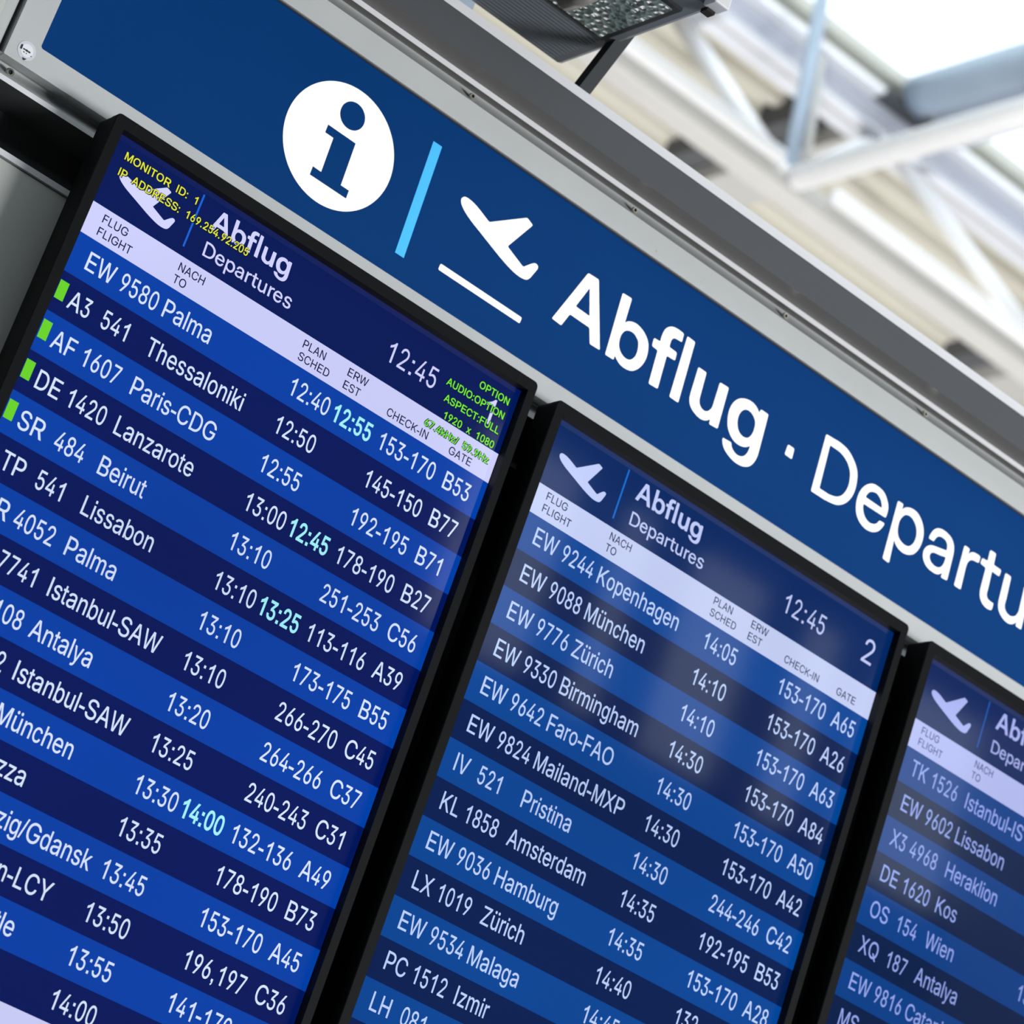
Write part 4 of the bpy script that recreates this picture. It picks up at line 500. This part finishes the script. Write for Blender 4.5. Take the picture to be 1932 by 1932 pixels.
# information disc with the letter laid over it
cx, cy, cr = 0.4617, -0.4250, 0.1318
MB().add([W(cx + cr * math.cos(2 * math.pi * i / 96), cy + cr * math.sin(2 * math.pi * i / 96), zt) for i in range(96)], [tuple(range(96))]).build('information_disc', M['white'], sign)
disc = [o for o in COL.objects if o.name.startswith('information_disc')][0]
mb = MB(); sign_shape(mb, 'i', idf, zt - 0.0005)
ox, oy, orr = 0.4649, -0.49835, 0.0296
mb.add([W(ox + orr * math.cos(2 * math.pi * i / 48), oy + orr * math.sin(2 * math.pi * i / 48), zt - 0.0005) for i in range(48)], [tuple(range(48))])
mb.build('letter_shape', M['blue'], disc, label='blue small letter i')
sign_shape(MB(), '|', idf, zt).build('divider_bar', M['cyan'], sign, label='light blue upright bar')
mb = MB(); sign_shape(mb, 'P', idf, zt); mb.build('airplane_symbol', M['white'], sign, label='white climbing airplane')
mb = MB(); sign_shape(mb, '_', idf, zt); mb.build('runway_line', M['white'], sign)
ABF, DEP = 'Abflug', 'Departv'
def at(dx): return lambda x, y: (x + dx, y)
for c in ABF: sign_shape(MB(), c, idf, zt).build('letter', M['white'], sign, label='bold white letter ' + c)
sign_shape(MB(), '.', idf, zt).build('separator_dot', M['white'], sign, label='small white square dot')
for c in DEP: sign_shape(MB(), c, idf, zt).build('letter', M['white'], sign, label='slim white letter ' + {'v': 'u'}.get(c, c))
sign_shape(MB(), 'r', at(2.572 - 2.3113), zt).build('letter', M['white'], sign, label='slim white letter r')
sign_shape(MB(), 'e', at(2.632 - 1.9718), zt).build('letter', M['white'], sign, label='slim white letter e')
vs, fs = glyph('s', 6); MB().add([W(2.737 + px * 0.000205, -0.366 - py * 0.0002, zt) for px, py in vs], fs).build('letter', M['white'], sign, label='slim white letter s')

# upper groove: from the frame's top edge back and up to the ledge
g = [(-0.6800, ZS + 0.001), (-0.6830, ZS + 0.012), (-0.6870, ZS + 0.022), (-0.6925, ZS + 0.032), (-0.6985, ZS + 0.036), (-0.7005, ZS + 0.036)]
strip('upper_groove', M['groove'], g, -0.2465, XR, sign, smooth=True)
strip('groove_roof', M['fascia_under'], [(-0.7000, ZS + 0.036), (-0.7140, ZS + 0.004)], -0.2465, XR, sign)
strip('upper_ledge', M['alu'], [(-0.7138, ZS + 0.004), (-0.7258, ZS + 0.004)], -0.2465, XR, sign)
strip('fascia_soffit', M['fascia_under'], [(-0.7256, ZS + 0.0045), (-0.7610, 0.022)], -0.2465, XR, sign, label='warm grey underside of the fascia')
strip('fascia', M['fascia'], [(-0.7608, 0.022), (-0.8390, 0.022)], -0.2465, XR, sign, label='graphite grey fascia')
strip('top_flange', M['alu'], [(-0.8389, 0.021), (-0.8600, 0.021), (-0.8600, 0.08)], -0.2465, XR, sign)
# lower groove and ledge
g = [(-0.1935, ZS + 0.002), (-0.1880, ZS + 0.022)]
strip('lower_groove', M['groove'], [(-0.1936, ZS + 0.001), (-0.1760, ZS + 0.042), (-0.1700, ZS + 0.040), (-0.1640, ZS + 0.030), (-0.1590, ZS + 0.016), (-0.1555, ZS + 0.006)], -0.40, XR, sign, smooth=True)
strip('lower_ledge', M['alu'], [(-0.1556, ZS + 0.005), (-0.1453, ZS + 0.005)], -0.40, XR, sign)
strip('soffit', M['dark'], [(-0.1454, ZS + 0.006), (-0.0910, ZS + 0.10)], -0.40, XR, sign)
strip('recess_panel', M['dark'], [(-0.0911, ZS + 0.10), (-0.0270, ZS + 0.10)], -0.40, XR, sign)
# screws in the grooves
def screw(x, y, z, r):
    mb = MB(); c = Vector(W(*app(x, y, z, ZS), z)); n = 20
    rg = lambda rr, dy: [(c.x + rr * math.cos(2 * math.pi * i / n), c.y + dy, c.z + rr * math.sin(2 * math.pi * i / n)) for i in range(n)]
    mb.loft([rg(r, 0.006), rg(r, -0.001), rg(r * 0.85, -0.003), rg(r * 0.5, -0.003), rg(r * 0.45, 0.001)], True, False, True)
    o = mb.build('screw', M['steel'], sign, smooth=False)
    MB().loft([rg(r * 0.46, -0.0012), rg(r * 0.2, -0.0012)], True, False, True).build('socket', M['screwhole'], o)
for x in (0.6973, 1.1608, 1.6225, 2.0813, 2.545, 3.005, 0.2337): screw(x, -0.6893, ZS + 0.016, 0.0042)
for x in (-0.2214, ): screw(x, -0.1655, ZS + 0.026, 0.0050)
# left end: dark joint, then the side post with its thin seam
SY = lambda y: y
mb = MB().box(W(-0.2545, -0.14, ZS + 0.03), W(-0.2465, -0.86, ZS + 0.028)); mb.build('corner_joint', M['fascia'], sign)
mb = MB(); prof = [(-0.2545, 0.03), (-0.2560, 0.012), (-0.262, 0.004), (-0.2828, 0.0)]
mb.loft([[W(x, -0.183, ZS + z) for x, z in prof], [W(x, -0.86, ZS + z) for x, z in prof]], closed=False); mb.build('side_post', M['groove'], sign, smooth=True)
MB().box(W(-0.2838, -0.183, ZS + 0.008), W(-0.2826, -0.86, ZS + 0.006)).build('seam', M['black'], sign)
MB().box(W(-0.42, -0.183, ZS + 0.03), W(-0.2838, -0.86, ZS)).build('side_plate', M['panel'], sign)
# round sticker on the frame's lower left corner
sx, sy, sr = -0.2078, -0.2228, 0.0190
zk = ZS - 0.0006
def disc_mb(cx, cy, r, z, n=40, cut=None):
    return MB().add([W(cx + r * math.cos(2 * math.pi * i / n), cy + r * math.sin(2 * math.pi * i / n), z) for i in range(n)], [tuple(range(n))])
st = disc_mb(sx, sy, sr, zk).build('sticker', M['sticker'], sign, label='round silver inspection sticker')
disc_mb(sx, sy - 0.0005, sr * 0.68, zk - 0.0003).build('sticker_centre', M['stickerw'], st)
mb = MB()
mb.add([W(sx - 0.0145, sy - 0.006, zk - 0.0006), W(sx - 0.0110, sy - 0.007, zk - 0.0006), W(sx - 0.0105, sy + 0.003, zk - 0.0006), W(sx - 0.0145, sy + 0.003, zk - 0.0006)], [(0, 1, 2, 3)])
for a, b, h in ((-0.0085, -0.0035, 0.0014), (-0.0030, 0.0020, 0.0020), (0.0025, 0.0075, 0.0016)):
    mb.quad(W(sx + a, sy - h, zk - 0.0006), W(sx + b, sy - h, zk - 0.0006), W(sx + b, sy + h, zk - 0.0006), W(sx + a, sy + h, zk - 0.0006))
for a, b in ((-0.006, -0.003), (0.000, 0.002), (0.0105, 0.0125)): mb.quad(W(sx + a, sy + 0.0045, zk - 0.0006), W(sx + b, sy + 0.0045, zk - 0.0006), W(sx + b, sy + 0.0065, zk - 0.0006), W(sx + a, sy + 0.0065, zk - 0.0006))
mb.build('sticker_print', M['ink'], st)
MB().add([W(sx - 0.004, sy + 0.0165, zk - 0.0009), W(sx + 0.006, sy + 0.0150, zk - 0.0009), W(sx + 0.001, sy + 0.0205, zk - 0.0006)], [(0, 1, 2)]).build('peeled_corner', M['ink'], st)

# ================================================================== cabinet behind the boards
cab = thing('board_cabinet', W(1.5, 0.8, 0.2), 'satin grey metal cabinet wall behind the flight boards, seen left of the first board', 'cabinet')
pz = 0.115
def band(name, mat, x0, x1, ya0, ya1, z0, z1):
    a = app(0, ya0, z0, ZS)[1]; b = app(0, ya1, z0, ZS)[1]
    return MB().box(W(x0, b, z1), W(x1, a, z0)).build(name, mat, cab)
band('top_strip', M['alu'], -0.9, 0.02, -0.0272, -0.0155, 0.100, 0.13)
band('shadow_gap', M['black'], -0.9, 0.02, -0.0160, -0.0095, 0.112, 0.14)
band('grey_panel', M['panel'], -0.9, 0.02, -0.0098, 5.06, 0.104, 0.125)
MB().box(W(0.0, 5.06, 0.30), W(XR, -0.20, 0.28)).build('back_plate', M['black'], cab)
MB().box(W(-0.9, -0.20, 0.30), W(XR, -0.16, 0.19)).build('top_plate', M['black'], cab)
MB().box(W(0.02, 1.75, 0.30), W(0.015, -0.03, 0.125)).build('side_cheek', M['black'], cab)
MB().box(W(0.02, 5.06, 0.125), W(XR, 1.72, 0.104)).build('lower_panel', M['panel'], cab)
MB().box(W(XR - 0.02, 5.06, 0.28), W(XR, -0.02, 0.16)).build('end_panel', M['panel'], cab)
MB().box(W(-0.9, 5.06, 0.30), W(-0.88, -0.02, 0.125)).build('end_panel', M['panel'], cab)

# ================================================================== THE FLIGHT BOARDS
def board(idx, label, x0, y0, col, fx, rows, osd=False, plane=True, number=None, clock=True):
    g = 'flight boards in a row under the blue sign'
    rootloc = W(x0 + 0.5, y0 + 1.66, 0.03)
    t = thing('flight_board', rootloc, label, 'monitor', g)
    ROOT[t.name] = Vector(rootloc)
    D = 0.023
    q = lambda x, y, z: (lambda p: W(p[0], p[1], z))(app(x0 + x, y0 + y, z, 0))
    def fX(a, b):
        a, b = fx(a, b); return (x0 * 1000 + a, y0 * 1000 + b)
    # bezel
    def rr(xa, ya, xb, yb, r, n=6):
        pts = []
        for cx_, cy_, a0 in ((xb - r, ya + r, -90), (xb - r, yb - r, 0), (xa + r, yb - r, 90), (xa + r, ya + r, 180)):
            for k in range(n + 1):
                a = math.radians(a0 + 90 * k / n); pts.append((cx_ + r * math.cos(a), cy_ + r * math.sin(a)))
        return pts
    zb = -D
    o_ = [p for p in rr(-0.0262, -0.1825, 1.0352, 1.655, 0.011)]
    o2 = [p for p in rr(-0.0245, -0.1808, 1.0335, 1.653, 0.010)]
    i_ = rr(-0.0030, -0.1568, 1.0150, 1.627, 0.0005)
    mb = MB()
    k = lambda pts, z, zz=zb: [(lambda p: W(p[0], p[1], z))(app(x0 + x, y0 + y, zz, 0)) for x, y in pts]
    mb.loft([k(o_, 0.0), k(o_, zb + 0.0018), k(o2, zb), k(i_, zb)])
    bz = mb.build('bezel', M['bezel'], t)
    MB().loft([k(i_, zb), k(i_, 0.001)]).build('inner_lip', M['lip'], bz)
    # service seam near each top corner of the bezel
    for xs in (0.018, 0.985):
        a = app(x0 + xs, y0 - 0.1822, zb, 0); b = app(x0 + xs, y0 - 0.157, zb, 0)
        MB().box(W(a[0] - 0.0004, b[1], zb + 0.002), W(a[0] + 0.0004, a[1], zb - 0.0002)).build('seam', M['lip'], bz)
    c_ = [p for p in rr(-0.0258, -0.1820, 1.0348, 1.654, 0.011)]
    MB().loft([k(c_, 0.0), k(c_, 0.045)], True, False, True).build('casing', M['casing'], t)
    # screen base
    mats = {n: display('display_%s_board_%d' % (n, idx), c, gn) for n, (c, gn) in col.items()}
    P4 = lambda xa, ya, xb, yb, z: [W(x0 + xa, y0 + ya, z), W(x0 + xb, y0 + ya, z), W(x0 + xb, y0 + yb, z), W(x0 + xa, y0 + yb, z)]
    MB().quad(*P4(-0.012, -0.166, 1.0, 1.622, 0)).build('screen', mats['title'], t, label='dark navy screen surface')
    # title block
    s1 = (0.1642 - 0.0317) / 0.2268
    tb = MB().quad(*P4(-0.011, -0.160, 1.0, 0.0, -0.0004)).build('title_area', mats['title'], t)
    mb = MB()
    def pl(x, y): a, b = fx(24.0 + (x - 0.7622) * 1000 * 0.605, -103.0 + (y + 0.5309) * 1000 * 0.605); return (x0 + a / 1000, y0 + b / 1000)
    sign_shape(mb, 'P', pl, -0.0008); mb.build('airplane_symbol', mats['pale'], tb)
    a = fx(196.5, 0)[0] / 1000
    MB().quad(*P4(a - 0.0020, -0.1325, a + 0.0020, -0.018, -0.0008)).build('divider_line', mats['line'], tb)
    mb = MB()
    kA = (422.7 - 234.6) / (1.6736 - 1.0627)
    for c in ABF: sign_shape(mb, c, lambda x, y: (lambda r: (x0 + r[0] / 1000, y0 + r[1] / 1000))(fx(233.0 + (x - 1.0627) * kA, -79.5 + (y + 0.366) * kA * 1.02)), -0.0008)
    mb.build('lettering', mats['pale'], tb, label='word Abflug')
    mb = MB(); kD = (449.9 - 237.0) / (2.835 - 1.8353)
    fD = lambda dx: (lambda x, y: (lambda r: (x0 + r[0] / 1000, y0 + r[1] / 1000))(fx(237.0 + (x + dx - 1.8353) * kD, -23.5 + (y + 0.366) * kD)))
    for c in DEP: sign_shape(mb, c, fD(0), -0.0008)
    sign_shape(mb, 'r', fD(2.572 - 2.3113), -0.0008); sign_shape(mb, 'e', fD(2.632 - 1.9718), -0.0008)
    vs, fs = glyph('s', 6)
    mb.add([W(*fD(0)(2.737 + px * 0.000205, -0.366 - py * 0.0002), -0.0008) for px, py in vs], fs)
    mb.build('lettering', mats['pale'], tb, label='word Departures')
    if clock:
        mb = MB(); text(mb, '12:45', 678.0, -43.0, 44.0, ls=0.98, ds=0.98 * 0.87, fx=fX); mb.build('clock_lettering', mats['pale'], tb)
    if number:
        mb = MB(); nb = {'1': 926, '2': 921}[number]; text(mb, number, nb, -43.5, 55.0, ls=1.0, ds=1.02, fx=fX); mb.build('board_number', mats['pale'], tb)
    # column header
    hb = MB().quad(*P4(-0.011, 0.0, 1.0, 0.0662, -0.0004)).build('column_header', mats['bar'], t, label='pale lilac bar with small column titles')
    for s_, x_, y_ in (('FLUG', 26.0, 28), ('FLIGHT', 25.6, 55), ('NACH', 202.5, 29), ('TO', 201.5, 55.5), ('PLAN', 502.5, 28), ('SCHED', 502.5, 55), ('ERW', 614.5, 28.5), ('EST', 614.5, 56), ('CHECK-IN', 726.5, 56.5), ('GATE', 887.5, 56.5)):
        mb = MB(); text(mb, s_, x_, y_, 16.8, hs=0.95, fx=fX, bold=9); mb.build('column_title', mats['ink'], hb)
    # rows
    for r in range(16):
        ya = 0.066 + 0.0833 * r; lt = r % 2 == 0
        dat = rows[r] if r < len(rows) else []
        dest = [e[1] for e in dat if e[0] == 'd']
        row = MB().quad(*P4(-0.011, ya, 1.0, ya + 0.0833, -0.0004)).build('flight_row', mats['light' if lt else 'dark'], t,
              label=('%s blue row for %s' % ('bright' if lt else 'dark', dest[0])) if dest else None)
        base = 126.4 + 83.2 * r
        PN = {'f': ('flight_number', 27.7), 'd': ('destination', 204.4), 't': ('scheduled_time', 507.6), 'c': ('counter_numbers', 730.4), 'g': ('gate_number', 898.0)}
        for e in dat:
            if e[0] in PN:
                mb = MB(); text(mb, e[1], PN[e[0]][1], base, 36.7, fx=fX, bold=5); mb.build(PN[e[0]][0], mats['text'], row)
            elif e[0] == 'x':
                mb = MB(); text(mb, e[2], e[1], base, 36.7, fx=fX, bold=5); mb.build('flight_number', mats['text'], row)
            elif e[0] == 'e':
                m3 = MB(); text(m3, e[1], 614.5, base, 36.4, fx=fX, bold=20); m3.build('estimated_time', mats['cyan'], row, label='bold pale cyan time')
            elif e[0] == 'm':
                MB().quad(*P4(-0.0012, (base - 42) / 1000, 0.0180, (base - 4.5) / 1000, -0.0008)).build('status_marker', mats['green'], row, label='bright green block')
    MB().quad(*P4(-0.011, 1.3988, 1.0, 1.47, -0.0004)).build('footer_bar', mats['bar'], t)
    if osd:
        o1, o1s, o2, o2s = MB(), MB(), MB(), MB()
        def osd_text(m, ms, s_, x_, y_, cap, right, ls):
            for dx, dy, zz in ((1.5, 0.8, -0.0011), (-1.0, -0.6, -0.0010)):
                text(ms, s_, x_ + dx, y_ + dy, cap, fx=fX, right=right, bold=34, z=zz, ls=ls, ds=ls)
            text(m, s_, x_, y_, cap, fx=fX, right=right, bold=14, z=-0.0014, ls=ls, ds=ls)
        osd_text(o1, o1s, 'MONITOR  ID:  1', 18.5, -105.0, 15.6, False, 1.04)
        osd_text(o1, o1s, 'IP  ADDRESS:  169.254.92.205', 18.0, -70.8, 15.6, False, 1.005)
        for s_, y_, l_ in (('OPTION', -101.8, 0.98), ('AUDIO:OPTION', -69.2, 0.98), ('ASPECT:FULL', -35.6, 1.01), ('1920  x  1080', -2.6, 1.04), ('67.4kHz/  59.9Hz', 31.8, 1.03)):
            osd_text(o2, o2s, s_, 983.0, y_, 15.4, True, l_)
        o1s.build('menu_lettering_outline', mats['outline'], tb); o1.build('menu_lettering', mats['yellow'], tb, label='yellow on-screen menu lettering')
        o2s.build('menu_lettering_outline', mats['outline'], tb); o2.build('menu_lettering', mats['menu_green'], tb, label='green on-screen menu lettering')
    return t

R1_ = [
 [('f', 'EW 9580'), ('d', 'Palma'), ('t', '12:40'), ('e', '12:55'), ('c', '153-170'), ('g', 'B53')],
 [('m',), ('f', 'A3  541'), ('d', 'Thessaloniki'), ('t', '12:50'), ('c', '145-150'), ('g', 'B77')],
 [('m',), ('f', 'AF 1607'), ('d', 'Paris-CDG'), ('t', '12:55'), ('c', '192-195'), ('g', 'B71')],
 [('m',), ('f', 'DE 1420'), ('d', 'Lanzarote'), ('t', '13:00'), ('e', '12:45'), ('c', '178-190'), ('g', 'B27')],
 [('m',), ('f', 'SR  484'), ('d', 'Beirut'), ('t', '13:10'), ('c', '251-253'), ('g', 'C56')],
 [('f', 'TP  541'), ('d', 'Lissabon'), ('t', '13:10'), ('e', '13:25'), ('c', '113-116'), ('g', 'A39')],
 [('x', 52.5, 'R 4052'), ('d', 'Palma'), ('t', '13:10'), ('c', '173-175'), ('g', 'B55')],
 [('x', 95.5, '7741'), ('d', 'Istanbul-SAW'), ('t', '13:10'), ('c', '266-270'), ('g', 'C45')],
 [('x', 121.5, '108'), ('d', 'Antalya'), ('t', '13:20'), ('c', '264-266'), ('g', 'C37')],
 [('x', 164.0, '2'), ('d', 'Istanbul-SAW'), ('t', '13:25'), ('c', '240-243'), ('g', 'C31')],
 [('d', 'München'), ('t', '13:30'), ('e', '14:00'), ('c', '132-136'), ('g', 'A49')],
 [('d', 'Nizza'), ('t', '13:35'), ('c', '178-190'), ('g', 'B73')],
 [('d', 'Danzig/Gdansk'), ('t', '13:45'), ('c', '153-170'), ('g', 'A45')],
 [('d', 'London-LCY'), ('t', '13:50'), ('c', '196,197'), ('g', 'C36')],
 [('d', 'Newcastle'), ('t', '13:55'), ('c', '141-170')],
 [('t', '14:00')],
]
R2_ = [
 [('f', 'EW 9244'), ('d', 'Kopenhagen'), ('t', '14:05'), ('c', '153-170'), ('g', 'A65')],
 [('f', 'EW 9088'), ('d', 'München'), ('t', '14:10'), ('c', '153-170'), ('g', 'A26')],
 [('f', 'EW 9776'), ('d', 'Zürich'), ('t', '14:10'), ('c', '153-170'), ('g', 'A63')],
 [('f', 'EW 9330'), ('d', 'Birmingham'), ('t', '14:30'), ('c', '153-170'), ('g', 'A84')],
 [('f', 'EW 9642'), ('d', 'Faro-FAO'), ('t', '14:30'), ('c', '153-170'), ('g', 'A50')],
 [('f', 'EW 9824'), ('d', 'Mailand-MXP'), ('t', '14:30'), ('c', '153-170'), ('g', 'A42')],
 [('f', 'IV  521'), ('d', 'Pristina'), ('t', '14:30'), ('c', '244-246'), ('g', 'C42')],
 [('f', 'KL 1858'), ('d', 'Amsterdam'), ('t', '14:35'), ('c', '192-195'), ('g', 'B53')],
 [('f', 'EW 9036'), ('d', 'Hamburg'), ('t', '14:35'), ('c', '153-170'), ('g', 'A28')],
 [('f', 'LX 1019'), ('d', 'Zürich'), ('t', '14:40'), ('c', '132')],
 [('f', 'EW 9534'), ('d', 'Malaga'), ('t', '14:45')],
 [('f', 'PC 1512'), ('d', 'Izmir')],
 [('f', 'LH  081')],
]
R3_ = [
 [('f', 'TK 1526'), ('d', 'Istanbul-IST')],
 [('f', 'EW 9602'), ('d', 'Lissabon')],
 [('f', 'X3 4968'), ('d', 'Heraklion')],
 [('f', 'DE 1620'), ('d', 'Kos')],
 [('f', 'OS  154'), ('d', 'Wien'), ('t', '15')],
 [('f', 'XQ  187'), ('d', 'Antalya')],
 [('f', 'EW 9816'), ('d', 'Catania')],
 [('f', 'MS')],
]
c1 = dict(title=(srgb(0, 22, 86), 1), light=(srgb(0, 62, 164), 1), dark=(srgb(0, 20, 90), 1), text=(srgb(212, 226, 255), 1), pale=(srgb(206, 208, 255), 1), bar=(srgb(200, 203, 246), 1),
          ink=(srgb(12, 14, 62), 1), line=(srgb(24, 96, 210), 1), cyan=(srgb(160, 240, 252), 1), green=(srgb(104, 206, 40), 1), yellow=(srgb(222, 226, 60), 1), menu_green=(srgb(120, 236, 60), 1), outline=(srgb(4, 14, 40), 1))
c2 = dict(title=(srgb(0, 38, 96), 1), light=(srgb(0, 68, 148), 1), dark=(srgb(0, 28, 80), 1), text=(srgb(186, 208, 252), 1), pale=(srgb(188, 200, 244), 1), bar=(srgb(192, 202, 240), 1), ink=(srgb(20, 26, 76), 1), line=(srgb(20, 108, 206), 1), cyan=(srgb(160, 240, 252), 1), green=(srgb(104, 206, 40), 1))
c3 = dict(title=(srgb(8, 36, 92), 1), light=(srgb(0, 62, 136), 1), dark=(srgb(0, 28, 72), 1), text=(srgb(146, 166, 236), 1), pale=(srgb(166, 176, 236), 1), bar=(srgb(176, 184, 236), 1), ink=(srgb(60, 66, 126), 1), line=(srgb(30, 86, 170), 1), cyan=(srgb(160, 240, 252), 1), green=(srgb(104, 206, 40), 1))
board(1, 'leftmost flight board, with green status blocks and yellow menu text over its title', 0.0, 0.0, c1, lambda a, b: (a, b), R1_, osd=True, number='1')
board(2, 'middle flight board, numbered 2, listing a flight to Kopenhagen in its top row', 1.1173, 0.0040, c2, lambda a, b: (-4.2 + a * 1.0045, b - 3.0), R2_, number='2')
board(3, 'rightmost flight board, cut by the picture edge, Istanbul flight in its top row', 2.2454, 0.0049, c3, lambda a, b: (-4.2 + a * 1.0045, b - 3.0), R3_, clock=False)

# ================================================================== flood light over the sign
fl = thing('flood_light', (0.3, 0.0, 3.42), 'grey box-shaped flood light with a rippled glass underside, mounted above the sign', 'lamp')
zb = 3.34
MB().box((-0.10, -0.150, zb), (0.531, 0.140, zb + 0.16)).build('housing', M['lamp'], fl, bevel=0.006)
# cooling ribs along the rear half of the underside
for i in range(14):
    y = 0.045 + i * 0.0065; MB().box((-0.09, y, zb - 0.0006), (0.515, y + 0.0035, zb)).build('cooling_rib', M['lamp'], fl)
MB().box((-0.06, -0.112, zb - 0.004), (0.513, 0.034, zb)).build('gasket_and_gap_shade', M['gasket_and_gap_shade'], fl)
MB().box((-0.053, -0.104, zb - 0.006), (0.505, 0.027, zb - 0.003)).build('glass_pane', M['ripple'], fl)
MB().tube((0.43, -0.045, zb - 0.0075), (0.43, 0.0, zb - 0.0075), 0.016, 16).build('lamp_holder', M['fascia_under'], fl, smooth=True)
cl = MB().box((0.515, -0.168, zb - 0.004), (0.537, -0.146, zb + 0.05)).build('clip', M['alu'], fl, label='bright metal corner clip', bevel=0.002)
MB().box((0.520, -0.150, zb - 0.008), (0.532, -0.138, zb - 0.003)).build('clip_pad', M['black'], cl)
arm = MB(); a, b = Vector((0.555, 0.14, 3.20)), Vector((0.583, 0.10, 3.44))
arm.tube((0.505, 0.080, 3.19), (0.5335, 0.023, 3.36), 0.0085, square=True); arm.build('bracket_arm', M['arm'], fl)
MB().box((0.362, 0.135, 3.28), (0.392, 0.15, 3.36)).build('rear_bracket', M['tube'], fl)
